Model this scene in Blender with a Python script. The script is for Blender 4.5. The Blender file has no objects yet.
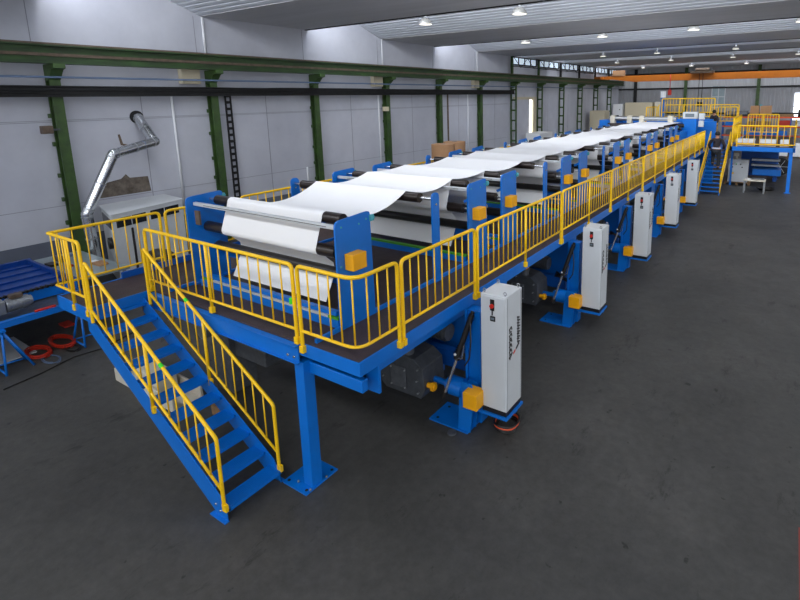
import bpy, bmesh, math, random
from mathutils import Vector, Matrix
random.seed(7)
S = bpy.context.scene
COL = S.collection
H = 2.1
CX, CY, CZ = 3.972, -3.882, 5.091

# ------------------------------------------------------------------ materials
def lin(c):
    c /= 255.0
    return c/12.92 if c <= .04045 else ((c+.055)/1.055)**2.4

def mat(name, rgb, rough=.5, metal=0., var=0., vscale=3., bump=0., bscale=60., rgb2=None, spec=.5, coat=0., stretch=(1, 1, 1)):
    m = bpy.data.materials.new(name); m.use_nodes = True
    nt = m.node_tree; b = nt.nodes['Principled BSDF']
    c = tuple(lin(x) for x in rgb)+(1,)
    b.inputs['Base Color'].default_value = c
    b.inputs['Roughness'].default_value = rough
    b.inputs['Metallic'].default_value = metal
    b.inputs['Specular IOR Level'].default_value = spec
    b.inputs['Coat Weight'].default_value = coat
    if var > 0 or bump > 0:
        tc = nt.nodes.new('ShaderNodeTexCoord'); mp = nt.nodes.new('ShaderNodeMapping')
        mp.inputs['Scale'].default_value = stretch
        nt.links.new(tc.outputs['Object'], mp.inputs['Vector'])
    if var > 0:
        n = nt.nodes.new('ShaderNodeTexNoise'); n.inputs['Scale'].default_value = vscale
        n.inputs['Detail'].default_value = 6; n.inputs['Roughness'].default_value = .62
        nt.links.new(mp.outputs['Vector'], n.inputs['Vector'])
        r = nt.nodes.new('ShaderNodeValToRGB')
        r.color_ramp.elements[0].position = .3; r.color_ramp.elements[1].position = .7
        c2 = tuple(lin(x) for x in rgb2)+(1,) if rgb2 else tuple(x*(1-var) for x in c[:3])+(1,)
        r.color_ramp.elements[0].color = c2; r.color_ramp.elements[1].color = c
        nt.links.new(n.outputs['Fac'], r.inputs['Fac'])
        nt.links.new(r.outputs['Color'], b.inputs['Base Color'])
        mr = nt.nodes.new('ShaderNodeMapRange')
        mr.inputs['To Min'].default_value = min(1, rough*1.15); mr.inputs['To Max'].default_value = rough*.85
        nt.links.new(n.outputs['Fac'], mr.inputs['Value']); nt.links.new(mr.outputs['Result'], b.inputs['Roughness'])
    if bump > 0:
        n2 = nt.nodes.new('ShaderNodeTexNoise'); n2.inputs['Scale'].default_value = bscale; n2.inputs['Detail'].default_value = 3
        nt.links.new(mp.outputs['Vector'], n2.inputs['Vector'])
        bp = nt.nodes.new('ShaderNodeBump'); bp.inputs['Strength'].default_value = bump; bp.inputs['Distance'].default_value = .02
        nt.links.new(n2.outputs['Fac'], bp.inputs['Height']); nt.links.new(bp.outputs['Normal'], b.inputs['Normal'])
    return m

def emit(name, rgb, s):
    m = bpy.data.materials.new(name); m.use_nodes = True
    b = m.node_tree.nodes['Principled BSDF']
    c = tuple(lin(x) for x in rgb)+(1,)
    b.inputs['Base Color'].default_value = c
    b.inputs['Emission Color'].default_value = c; b.inputs['Emission Strength'].default_value = s
    return m

M = dict(
 blue=mat('blue_paint', (0, 112, 208), .36, var=.1, vscale=2.5, bump=.05, bscale=40),
 blue2=mat('dark_blue_paint', (2, 86, 176), .45, var=.2, vscale=3),
 steelblue=mat('teal_blue_paint', (40, 120, 160), .4),
 teal=mat('teal_bearing', (70, 160, 175), .4),
 yellow=mat('yellow_paint', (255, 204, 14), .36, var=.06, vscale=5),
 amber=mat('amber_cover', (250, 176, 14), .42, var=.08, vscale=6),
 deck=mat('brown_film_plywood', (66, 52, 52), .6, var=.25, vscale=4, bump=.15, bscale=160),
 web=mat('white_web', (246, 246, 247), .6, var=.02, vscale=2),
 black=mat('black_rubber', (30, 27, 26), .42, var=.2, vscale=8),
 roller=mat('dark_roller', (48, 40, 37), .3, metal=.3, var=.25, vscale=12, stretch=(1, 6, 6)),
 dark=mat('dark_steel', (84, 88, 94), .45, metal=.25, var=.35, vscale=9),
 grease=mat('oily_casing', (104, 108, 114), .42, metal=.3, var=.4, vscale=11, bump=.1),
 chrome=mat('polished_steel', (205, 208, 212), .2, metal=.9, var=.08, vscale=9),
 steel=mat('brushed_steel', (170, 174, 178), .32, metal=.75, var=.15, vscale=9),
 alu=mat('aluminium_bar', (214, 218, 222), .35, metal=.35),
 cab=mat('light_grey_enamel', (206, 210, 213), .42, var=.05, vscale=3, bump=.03, bscale=200),
 cabedge=mat('cabinet_seam', (120, 126, 132), .5),
 red=mat('red_plastic', (200, 40, 28), .45), green=mat('green_strip', (70, 156, 40), .5),
 marker=mat('green_tape', (70, 220, 40), .6),
 brace=mat('green_column_paint', (62, 92, 38), .5, var=.3, vscale=3, rgb2=(44, 62, 34)),
 beam=mat('green_beam_paint', (50, 82, 36), .55, var=.4, vscale=2.2, rgb2=(34, 46, 28), stretch=(1, .5, 3)),
 rail=mat('rusty_rail', (112, 96, 82), .6, metal=.3, var=.4, vscale=5),
 blk=mat('sooty_black', (22, 22, 24), .7, var=.3, vscale=6),
 wall=mat('white_wall_paint', (192, 194, 203), .75, var=.1, vscale=.55, rgb2=(176, 178, 188), bump=.06, bscale=25),
 dado=mat('grey_dado_paint', (98, 104, 118), .7, var=.15, vscale=1),
 seam=mat('wall_seam', (140, 142, 150), .9), pipew=mat('white_pipe', (220, 222, 226), .5),
 floor=None, navy=mat('navy_bed_paint', (0, 58, 138), .42, var=.25, vscale=3),
 slope=mat('white_roof_sheet', (214, 218, 226), .6, var=.06, vscale=1),
 flat=mat('grey_roof_soffit', (206, 206, 210), .8, var=.12, vscale=.8, stretch=(.2, 2, 1)),
 clad=mat('grey_cladding', (150, 152, 156), .6, var=.1, vscale=.6), cladw=mat('white_cladding', (190, 192, 196), .6),
 orange=mat('crane_orange', (204, 116, 28), .5, var=.15, vscale=2), rackor=mat('rack_orange', (224, 84, 40), .5),
 beige=mat('beige_enamel', (196, 186, 160), .55), cream=mat('cream_paint', (212, 206, 190), .55, var=.1, vscale=5),
 card=mat('kraft_card', (168, 128, 92), .8, var=.12, vscale=5), wood=mat('pallet_wood', (150, 118, 82), .8, var=.3, vscale=8),
 skin=mat('skin', (178, 128, 104), .6), jacket=mat('dark_jacket', (36, 30, 36), .8), trouser=mat('dark_trousers', (34, 38, 44), .8),
 hair=mat('black_hair', (18, 16, 16), .6), reflect=mat('reflective_tape', (200, 204, 220), .4),
 glass=mat('dark_glass', (38, 42, 48), .15, spec=.7), hose=mat('red_hose', (178, 42, 22), .5), cord=mat('blue_grey_cord', (90, 110, 140), .6),
 white=mat('white_plastic', (226, 228, 230), .5), screen=mat('grey_screen', (110, 122, 130), .3),
 soot=mat('soot_stain', (118, 108, 98), .9, var=.5, vscale=5, rgb2=(72, 64, 56)), redline=mat('red_floor_paint', (150, 48, 44), .6),
 shade=mat('lamp_shade_metal', (150, 150, 146), .4, metal=.4), clere=emit('dusty_clerestory_glass', (190, 205, 220), .7),
 glazing=emit('daylit_glazing', (232, 240, 250), 2.2), daylight=emit('open_daylight', (255, 252, 240), 2.5), lamp=emit('lamp_glass', (255, 250, 235), 1.6),
 sheet=mat('pale_sheet_metal', (150, 165, 170), .3, metal=.3, var=.2, vscale=3), fluo=mat('hi_vis', (225, 220, 50), .6),
)

def floor_mat():
    m = bpy.data.materials.new('worn_concrete'); m.use_nodes = True; nt = m.node_tree; b = nt.nodes['Principled BSDF']
    N = nt.nodes.new; L = nt.links.new
    tc = N('ShaderNodeTexCoord')
    def noise(scale, st, det=6, rough=.65):
        mp = N('ShaderNodeMapping'); mp.inputs['Scale'].default_value = st; L(tc.outputs['Object'], mp.inputs['Vector'])
        n = N('ShaderNodeTexNoise'); n.inputs['Scale'].default_value = scale; n.inputs['Detail'].default_value = det; n.inputs['Roughness'].default_value = rough
        L(mp.outputs['Vector'], n.inputs['Vector']); return n.outputs['Fac']
    def ramp(f, stops):
        r = N('ShaderNodeValToRGB'); cr = r.color_ramp
        while len(cr.elements) < len(stops): cr.elements.new(.5)
        for e, (p, c) in zip(cr.elements, stops): e.position = p; e.color = tuple(lin(x) for x in c)+(1,)
        L(f, r.inputs['Fac']); return r.outputs['Color']
    def mul(a, c, f=1.):
        x = N('ShaderNodeMix'); x.data_type = 'RGBA'; x.blend_type = 'MULTIPLY'; x.inputs[0].default_value = f
        L(a, x.inputs[6]); L(c, x.inputs[7]); return x.outputs[2]
    base = ramp(noise(.35, (1, 1, 1), 8, .7), [(.3, (63, 62, 60)), (.5, (75, 74, 71)), (.72, (90, 88, 85))])
    fine = ramp(noise(7, (1, 1, 1), 8, .75), [(.3, (205, 205, 205)), (.7, (255, 255, 255))])
    scuff = ramp(noise(1.6, (1, .35, 1), 10, .8), [(.36, (120, 118, 116)), (.43, (255, 255, 255))])
    spots = ramp(noise(4.5, (1, 1, 1), 3, .5), [(.27, (90, 88, 86)), (.31, (255, 255, 255))])
    col = mul(mul(mul(base, fine), scuff, .7), spots, .8)
    L(col, b.inputs['Base Color'])
    mr = N('ShaderNodeMapRange'); mr.inputs['To Min'].default_value = .62; mr.inputs['To Max'].default_value = .42
    L(noise(2.2, (1, 1, 1)), mr.inputs['Value']); L(mr.outputs['Result'], b.inputs['Roughness'])
    bp = N('ShaderNodeBump'); bp.inputs['Strength'].default_value = .12; bp.inputs['Distance'].default_value = .02
    L(noise(20, (1, 1, 1)), bp.inputs['Height']); L(bp.outputs['Normal'], b.inputs['Normal'])
    return m
M['floor'] = floor_mat()

# ------------------------------------------------------------------ mesh builder
class MB:
    def __init__(s): s.v = []; s.f = []; s.m = []; s.s = []
    def add(s, vs, fs, mi=0, sm=False):
        o = len(s.v); s.v += [tuple(v) for v in vs]
        for f in fs: s.f.append([i+o for i in f]); s.m.append(mi); s.s.append(sm)
        return s
    def box(s, x0, x1, y0, y1, z0, z1, mi=0):
        v = [(x, y, z) for x in (x0, x1) for y in (y0, y1) for z in (z0, z1)]
        return s.add(v, [(0, 1, 3, 2), (4, 6, 7, 5), (0, 4, 5, 1), (2, 3, 7, 6), (0, 2, 6, 4), (1, 5, 7, 3)], mi)
    def bar(s, a, b, w, h, mi=0, up=(0, 0, 1)):
        a = Vector(a); b = Vector(b); d = (b-a).normalized(); u = Vector(up)
        r = d.cross(u)
        if r.length < 1e-4: r = d.cross(Vector((1, 0, 0)))
        r.normalize(); u = r.cross(d)
        v = [p+r*(i*w/2)+u*(j*h/2) for p in (a, b) for i in (-1, 1) for j in (-1, 1)]
        return s.add(v, [(0, 1, 3, 2), (4, 6, 7, 5), (0, 4, 5, 1), (2, 3, 7, 6), (0, 2, 6, 4), (1, 5, 7, 3)], mi)
    def cyl(s, a, b, r, r2=None, n=16, mi=0, caps=True):
        a = Vector(a); b = Vector(b); d = (b-a).normalized(); r2 = r if r2 is None else r2
        t = d.orthogonal().normalized(); q = d.cross(t)
        v = []
        for p, R in ((a, r), (b, r2)):
            for i in range(n):
                A = 2*math.pi*i/n; v.append(p+t*(math.cos(A)*R)+q*(math.sin(A)*R))
        s.add(v, [(i, (i+1) % n, n+(i+1) % n, n+i) for i in range(n)], mi, True)
        if caps:
            s.add(v, [tuple(range(n))[::-1], tuple(range(n, 2*n))], mi)
        return s
    def tube(s, pts, r, n=8, mi=0, closed=False):
        P = [Vector(p) for p in pts]; N = len(P)
        t0 = (P[1]-P[0]).normalized(); nrm = t0.orthogonal().normalized(); v = []
        for i in range(N):
            if closed: a = (P[(i+1) % N]-P[i-1])
            else: a = (P[min(i+1, N-1)]-P[max(i-1, 0)])
            t = a.normalized()
            nrm = (nrm-t*nrm.dot(t)).normalized(); q = t.cross(nrm)
            # mitre widening
            k = 1.
            if 0 < i < N-1 or closed:
                c = (P[(i+1) % N]-P[i]).normalized().dot(t); k = 1/max(.6, c)
            for j in range(n):
                A = 2*math.pi*j/n; v.append(P[i]+(nrm*math.cos(A)+q*math.sin(A))*r*(k if k < 1.3 else 1.3))
        L = N if closed else N-1
        fs = [(i*n+j, i*n+(j+1) % n, ((i+1) % N)*n+(j+1) % n, ((i+1) % N)*n+j) for i in range(L) for j in range(n)]
        s.add(v, fs, mi, True)
        if not closed: s.add(v, [tuple(range(n))[::-1], tuple(range((N-1)*n, N*n))], mi)
        return s
    def prism(s, poly, ax, a, b, mi=0, smooth=False):
        def P(u, w, t):
            return {0: (t, u, w), 1: (u, t, w), 2: (u, w, t)}[ax]
        n = len(poly); v = [P(u, w, a) for u, w in poly]+[P(u, w, b) for u, w in poly]
        s.add(v, [(i, (i+1) % n, n+(i+1) % n, n+i) for i in range(n)], mi, smooth)
        return s.add(v, [tuple(range(n))[::-1], tuple(range(n, 2*n))], mi)
    def sheet(s, path, x0, x1, t=.006, nx=1, mi=0):
        """sheet extruded along x following a (y,z) path, with thickness t"""
        N = len(path); off = []
        for i in range(N):
            a = Vector(path[min(i+1, N-1)])-Vector(path[max(i-1, 0)]); a.normalize(); off.append(Vector((a.y, -a.x))*t)
        outer = [(p[0], p[1]) for p in path]; inner = [(p[0]+o.x, p[1]+o.y) for p, o in zip(path, off)]
        v = [(x, p[0], p[1]) for x in (x0, x1) for p in outer+inner]
        K = 2*N; f = []
        for i in range(N-1):
            f.append((i, i+1, K+i+1, K+i)); f.append((N+i, K+N+i, K+N+i+1, N+i+1))
            f.append((i, N+i, N+i+1, i+1)); f.append((K+i, K+i+1, K+N+i+1, K+N+i))
        s.add(v, f, mi, True); s.add(v, [(0, K, K+N, N), (N-1, 2*N-1, K+2*N-1, K+N-1)], mi)
        return s
    def sphere(s, c, r, n=12, mi=0, sc=(1, 1, 1)):
        v = []; m = n//2
        for i in range(m+1):
            th = math.pi*i/m
            for j in range(n):
                ph = 2*math.pi*j/n
                v.append((c[0]+r*sc[0]*math.sin(th)*math.cos(ph), c[1]+r*sc[1]*math.sin(th)*math.sin(ph), c[2]+r*sc[2]*math.cos(th)))
        return s.add(v, [(i*n+j, i*n+(j+1) % n, (i+1)*n+(j+1) % n, (i+1)*n+j) for i in range(m) for j in range(n)], mi, True)
    def build(s, name, m, parent=None, bevel=0, loc=None, kind=None):
        me = bpy.data.meshes.new(name); me.from_pydata(s.v, [], s.f)
        ms = m if isinstance(m, (list, tuple)) else [m]
        for k in ms: me.materials.append(M[k])
        for p, i, sm in zip(me.polygons, s.m, s.s): p.material_index = i; p.use_smooth = sm
        bm = bmesh.new(); bm.from_mesh(me)
        bmesh.ops.remove_doubles(bm, verts=bm.verts, dist=1e-5)
        bmesh.ops.recalc_face_normals(bm, faces=bm.faces); 
        for e in bm.edges:
            if len(e.link_faces) == 2 and e.calc_face_angle(0) > math.radians(38): e.smooth = False
        bm.to_mesh(me); bm.free(); me.update()
        o = bpy.data.objects.new(name, me); COL.objects.link(o)
        if parent: o.parent = parent
        if loc: o.location = loc
        if bevel:
            bv = o.modifiers.new('bevel', 'BEVEL'); bv.width = bevel; bv.segments = 2; bv.limit_method = 'ANGLE'; bv.angle_limit = math.radians(50)
        if kind: o['kind'] = kind
        return o

def tag(o, label, cat, group=None):
    o['label'] = label; o['category'] = cat
    if group: o['group'] = group
    return o
def thing(name, label, cat, loc=(0, 0, 0), rz=0, group=None):
    o = bpy.data.objects.new(name, None); COL.objects.link(o); o.empty_display_size = .2
    o.location = loc; o.rotation_euler = (0, 0, rz)
    return tag(o, label, cat, group)
def dup(root, loc=None, label=None, rz=None):
    r = root.copy(); COL.objects.link(r)
    if loc is not None: r.location = loc
    if rz is not None: r.rotation_euler = (0, 0, rz)
    if label: r['label'] = label
    for ch in list(root.children):
        c = ch.copy(); COL.objects.link(c); c.parent = r
        for g in list(ch.children):
            d = g.copy(); COL.objects.link(d); d.parent = c
    return r
def fillet(pts, r, seg=5):
    P = [Vector(p) for p in pts]; out = [P[0]]
    for i in range(1, len(P)-1):
        a = (P[i-1]-P[i]); b = (P[i+1]-P[i]); la = a.length; lb = b.length; a.normalize(); b.normalize()
        ang = a.angle(b)
        if ang > 3.1: continue
        d = min(r/math.tan(ang/2), la*.49, lb*.49)
        p0 = P[i]+a*d; p1 = P[i]+b*d
        for k in range(seg+1):
            t = k/seg; out.append(p0*(1-t)**2+P[i]*2*t*(1-t)+p1*t*t)
    out.append(P[-1]); return out
def rounded(poly, rs, seg=5):
    n = len(poly); out = []
    for i in range(n):
        p = Vector(poly[i]); r = rs[i]
        if r <= 0: out.append(tuple(p)); continue
        a = (Vector(poly[i-1])-p).normalized(); b = (Vector(poly[(i+1) % n])-p).normalized()
        for k in range(seg+1):
            t = k/seg; q = (p+a*r)*(1-t)**2+p*2*t*(1-t)+(p+b*r)*t*t; out.append((q.x, q.y))
    return out
ORD = ['first', 'second', 'third', 'fourth', 'fifth', 'sixth', 'seventh', 'eighth', 'ninth', 'tenth', 'eleventh', 'twelfth', 'thirteenth', 'fourteenth', 'fifteenth', 'sixteenth', 'seventeenth']

# ------------------------------------------------------------------ the hall
WX = -13.9           # left wall face
def colY(k): return 2.3+4.68*k
EY = 58.5            # end wall
RX = 17.0
MB().box(WX-.3, RX, -12, EY+.3, -.2, 0).build('floor', 'floor', kind='structure')
wl = MB().box(WX-.25, WX, -8, EY+.3, 0, 10.2).build('wall_left', 'wall', kind='structure')
MB().box(WX, WX+.02, -8, 30.2, 0, 1.18).build('baseboard_left', 'dado', kind='structure')
# panel joints on the left wall
m = MB()
for k in range(-1, 12):
    y = colY(k)+2.34
    m.box(WX, WX+.006, y-.012, y+.012, 1.2, 5.3); m.box(WX, WX+.006, colY(k)-.3, colY(k)-.28, 6.7, 8.0)
for z in (4.62, 4.58, 2.15): m.box(WX, WX+.006, -8, 30, z-.008, z+.008)
m.build('trim_1', 'seam', kind='structure')
m = MB()
for y, z0, z1 in ((6.98, 6.7, 8.0), (16.34, 6.7, 8.05), (25.6, 6.7, 8.05), (5.6, 1.2, 5.3), (15.9, 1.2, 5.3), (24.4, 1.2, 5.3), (11.1, 1.2, 2.2)):
    m.cyl((WX+.05, y, z0), (WX+.05, y, z1), .04, n=8)
m.build('trim_2', 'pipew', kind='structure')
# end wall: ribbed cladding
m = MB(); x = WX; poly = []; w = .16; k = 0
while x < RX+.1:
    d = .05 if k % 2 == 0 else 0
    poly += [(x, EY-d), (x+w*.8, EY-d)]; x += w; k += 1
poly += [(RX+.2, EY+.25), (WX, EY+.25)]
m.prism(poly, 2, 0, 5.85).build('wall_end', 'clad', kind='structure')
MB().prism(poly, 2, 5.85, 9.5).build('wall_end_upper', 'cladw', kind='structure')
m = MB()
for z in (5.75, 3.0): m.box(WX, RX, EY-.16, EY-.06, z-.09, z+.09)
m.box(WX, RX, EY-.2, EY-.06, 7.2, 7.5)
m.build('trim_3', 'blk', kind='structure')
for i, (x0, x1, z0, z1) in enumerate(((-3.7, -2.4, 3.6, 5.95), (3.95, 6.2, 2.3, 5.1))):
    w_ = MB().box(x0, x1, EY-.1, EY-.06, z0, z1).build('window_%d' % (i+1), 'glazing' if i else 'sheet', kind='structure')
    f = MB()
    for xx in (x0, (x0+x1)/2, x1): f.box(xx-.04, xx+.04, EY-.14, EY-.09, z0, z1)
    for zz in (z0, (z0+z1)/2, z1): f.box(x0, x1, EY-.14, EY-.09, zz-.04, zz+.04)
    f.build('window_frame', 'cladw', w_)
# sawtooth roof
FZ = 8.03
slopes = [(2.3, 6.98, 1.68), (11.66, 16.34, 1.68), (21.02, 25.7, 1.68), (30.6, 32.6, .5), (37.3, 41.2, 1.3), (48.7, 53.5, 1.5)]
prev = -8.
nsl = 0
for j, (a, b, hgt) in enumerate([(-7.06, -2.38, 1.68)]+slopes+[(EY+.3, None, 0)]):
    if a > prev:
        MB().box(WX-.2, RX, prev, a, FZ, FZ+.18).build('ceiling', 'flat', kind='structure')
        e = MB().box(WX, RX, a-.12, a, FZ-.03, FZ).build('trim_%d' % (10+j), 'blk', kind='structure')
    if b is None: break
    n = max(4, int((b-a)/.2)); poly = []
    for i in range(n+1):
        t = i/n; y = a+(b-a)*t; z = FZ+hgt*(1-t)
        for q in (0, 1):
            yy = y+(b-a)/n*(.0 if q == 0 else .55)
            if i == n and q: continue
            zz = FZ+hgt*(1-(yy-a)/(b-a)); dz = 0 if q else .035
            poly += [(yy, zz+dz), (yy+.001, zz+.035-dz)]
    poly += [(b, FZ+.2), (a, FZ+hgt+.25)]
    MB().prism(poly, 0, WX-.2, RX).build('ceiling', 'slope', kind='structure')
    g = MB().box(WX, RX, a-.06, a-.04, FZ+.18, FZ+hgt).build('window_%d' % (10+j), 'glazing', kind='structure')
    f = MB()
    for i in range(11): f.box(WX+i*3-.04, WX+i*3+.04, a-.04, a+.0, FZ+.18, FZ+hgt)
    f.build('window_frame', 'flat', g)
    prev = b
    nsl += 1

# clerestory windows in the far half of the left wall
for k in range(6, 12):
    y0, y1 = colY(k)+.25, colY(k+1)-.25
    w_ = MB().box(WX, WX+.03, y0, y1, 7.5, 7.98).build('window_%d' % (20+k), 'clere', kind='structure')
    f = MB()
    for i in range(5):
        y = y0+(y1-y0)*i/4; f.box(WX+.02, WX+.08, y-.05, y+.05, 7.45, 8.0)
    f.box(WX+.02, WX+.08, y0, y1, 7.42, 7.5)
    f.build('window_frame', 'blk', w_)
m = MB()
for k in range(6, 12):
    m.bar((WX+.3, colY(k), 7.3), (WX+.3, colY(k+1), 7.3), .05, .05); m.bar((WX+.3, colY(k), 7.95), (WX+.3, colY(k+1), 7.95), .08, .08)
    for i in range(4):
        a = colY(k)+i*1.17; m.bar((WX+.3, a, 7.25 if i % 2 else 7.95), (WX+.3, a+1.17, 7.95 if i % 2 else 7.25), .03, .03)
tag(m.build('lattice_girder', 'blk'), 'black lattice girder under the clerestory windows at the far left wall', 'girder')
# part-open door with daylight and its frame
d = MB().box(WX, WX+.03, 33.55, 34.15, 0, 4.85).build('door_1', 'daylight', kind='structure')
MB().box(WX, WX+.14, 34.15, 34.75, 0, 5.0).box(WX, WX+.12, 30.9, 34.75, 4.88, 5.08).build('door_frame', 'beige', d)
MB().box(WX+.02, WX+.1, 31.0, 33.5, 0, 4.88).build('door_leaf', 'wall', d)

# green crane columns on the left wall
def column(k):
    far = k >= 6
    y = colY(k)
    lab = '%s green %s column on the left wall, counted from the camera end' % (ORD[k+1], 'lattice steel' if far else 'steel')
    t = thing('steel_column', lab, 'column', (WX, y, 0), group='green columns along the left wall')
    m = MB()
    if not far:
        m.box(.02, .34, -.17, .17, 0, .03)
        m.box(.3, .34, -.13, .13, 0, 6.15).box(.06, .1, -.13, .13, 0, 6.15).box(.08, .32, -.02, .02, 0, 6.15)
        m.build('post', 'brace', t)
        q = MB()
        for z in (1.6, 2.3, 3.0, 3.9, 4.7): q.box(.1, .2, -.22, -.15, z, z+.12)
        q.build('cleat', 'brace', t)
    else:
        m.box(.06, .15, -.06, .06, 0, 6.15).box(.46, .55, -.06, .06, 0, 6.15)
        for i in range(8): m.box(.15, .46, -.04, .04, .3+i*.75, .42+i*.75)
        m.build('post', 'brace', t)
        MB().box(.1, .25, -.08, .08, 6.75, 8.0).build('upper_post', 'blk' if k > 7 else 'brace', t)
    c = MB(); c.prism([(.1, 5.7), (.34, 5.75), (.62, 6.02), (.78, 6.05), (.78, 6.17), (.1, 6.17)], 1, -.14, .14)
    c.build('corbel', 'brace', t)
for k in range(-1, 12): column(k)
# crane runway
t = thing('crane_runway', 'long green steel crane runway beam with rusty rail along the left wall', 'crane beam', (-13.3, 0, 6.17))
m = MB().box(-.17, .17, -8, EY-.3, 0, .04).box(-.17, .17, -8, EY-.3, .46, .5).box(-.02, .02, -8, EY-.3, .04, .46)
m.build('girder', 'beam', t)
MB().box(-.035, .035, -8, EY-.3, .5, .56).build('rail', 'rail', t)
MB().box(.02, .06, -8, EY-.3, .2, .28).build('conductor_bar', 'rail', t)
# cable tray and pipe
t = thing('cable_tray', 'black sooty cable tray fixed along the left wall below the crane beam', 'cable tray', (WX, 0, 5.28))
m = MB().box(.36, .5, -8, 30.3, 0, .05).box(.36, .4, -8, 30.3, .05, .3).build('tray', 'blk', t)
m = MB()
for i in range(5): m.tube([(.43, -8+j*1.5, .08+i*.05+random.uniform(-.015, .015)) for j in range(26)], .025, 6)
m.build('cables', 'blk', t)
tag(MB().cyl((WX+.45, -8, 5.82), (WX+.45, EY-.4, 5.82), .03, n=8).build('wall_pipe', 'cord'), 'thin dark blue pipe running above the black cable tray', 'pipe')
# small wall things
for i, (y, z, lab) in enumerate(((6.25, 5.95, 'beige junction box left of the second visible green column'), (15.75, 5.95, 'beige junction box beside the fourth visible green column'), (25.2, 5.95, 'beige junction box beside the sixth visible green column'))):
    b = MB().box(0, .25, -.32, .32, -.25, .25).build('junction_box', 'beige', loc=(WX+.02, y, z), bevel=.01); tag(b, lab, 'box', 'beige boxes under the crane beam')
for i, (y, z) in enumerate(((2.12, 4.4), (16.2, 4.6))):
    t = thing('floodlight', ['small grey floodlight on the nearest green column', 'small pale floodlight on the fourth green column'][i], 'floodlight', (WX+.4, y, z), group='wall floodlights')
    MB().box(-.05, .2, -.36, -.12, -.12, .1).build('housing', ['rail', 'beige'][i], t, bevel=.02)
    MB().bar((-.02, -.1, -.02), (-.02, .1, -.02), .05, .05).build('bracket', 'dark', t)
# black cable ladder next to second column
t = thing('cable_ladder', 'black vertical cable ladder right of the second green column', 'cable ladder', (WX, 7.62, 0))
m = MB().box(.08, .14, -.12, -.08, 0, 5.3).box(.08, .14, .08, .12, 0, 5.3)
for i in range(22): m.box(.09, .12, -.1, .1, .2+i*.24, .3+i*.24)
m.build('ladder', 'blk', t)
tag(MB().cyl((WX+.06, 22.1, .05), (WX+.06, 22.1, 5.3), .05, n=8).build('drain_pipe', 'rail'), 'thin brown vertical pipe behind the cardboard reels', 'pipe')

# overhead crane at the far end
t = thing('overhead_crane', 'orange overhead travelling crane spanning the far end of the hall', 'crane', (0, 50, 6.73))
MB().prism([(-13.2, .05), (-12, -.05), (-10, -.32), (RX-.5, -.32), (RX-.5, .3), (-13.2, .3)], 1, -.25, .25).build('girder', 'orange', t)
MB().box(-13.6, -13.0, -1.5, 1.5, 0.0, .25).build('end_carriage', 'orange', t)
m = MB().box(-4.6, -2.6, -.5, .5, .3, .5).cyl((-4.2, -.3, .62), (-3.0, -.3, .62), .16)
m.build('trolley', 'rail', t)
MB().box(-12.1, -10.9, -.3, .1, .3, .85).build('control_box', 'card', t)
m = MB().tube([(-3.8, -.3, .4), (-3.8, -.3, -2.4)], .025, 6).tube([(-3.5, -.3, .4), (-3.5, -.3, -2.4)], .025, 6).box(-3.9, -3.4, -.4, -.2, -2.8, -2.4)
m.build('hook_block', 'blk', t)
MB().tube([(-6.4, -.3, .3), (-6.4, -.3, -1.3)], .03, 6).box(-6.55, -6.25, -.4, -.2, -1.7, -1.2).build('pendant', 'red', t)

# end wall posts
for i, x in enumerate((-11.9, -6.4, .7, 7.8)):
    tag(MB().box(-.16, .16, -.3, -.1, 0, 8.0).build('wall_post', 'brace' if i else 'blk', loc=(x, EY, 0)), ['dark green post at the left of the end wall', 'green post behind the yellow far railing', 'green post in the end wall above the cardboard boxes', 'green end wall post at the far right'][i], 'post', 'posts of the end wall')

# ------------------------------------------------------------------ high bay lamps
def lamp():
    t = thing('ceiling_lamp', '', 'lamp', (0, 0, 0), group='high bay lamps under the roof')
    m = MB(); prof = [(.06, .27), (.12, .25), (.19, .2), (.24, .13), (.27, .05), (.28, 0)]
    for (r0, z0), (r1, z1) in zip(prof, prof[1:]): m.cyl((0, 0, z0), (0, 0, z1), r0, r1, 20, caps=False)
    m.build('shade', 'shade', t)
    MB().cyl((0, 0, .0), (0, 0, .035), .262, n=20).build('diffuser', 'lamp', t)
    MB().cyl((0, 0, .3), (0, 0, .48), .06, n=12).cyl((0, 0, .48), (0, 0, .9), .012, n=6).build('ballast', 'steel', t)
    return t
L0 = lamp(); first = True
rows = ((14.2, (-9.46, -5.06), 'nearest'), (23.8, (-9.45, -4.95, -.45, 4.0), 'second'), (32.0, (-7.5, -3.9, .7), 'third'), (40.2, (-8.9, -4.6, -.2, 3.95), 'fourth'), (50.4, (-9.2, -4.7, 0.), 'farthest'))
PL = ['leftmost lamp', 'second lamp from the left', 'third lamp from the left', 'fourth lamp from the left']
for y, xs, rn in rows:
    for i, x in enumerate(xs):
        lab = 'round high bay ceiling lamp, %s of the %s row' % (PL[i], rn)
        zz = 8.15 if y < 30 else 7.75
        if first: L0.location = (x, y, zz); L0['label'] = lab; first = False
        else:
            q = dup(L0, (x, y, zz), lab)
            if y > 30: q.scale = (.75, .75, .5)

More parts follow.
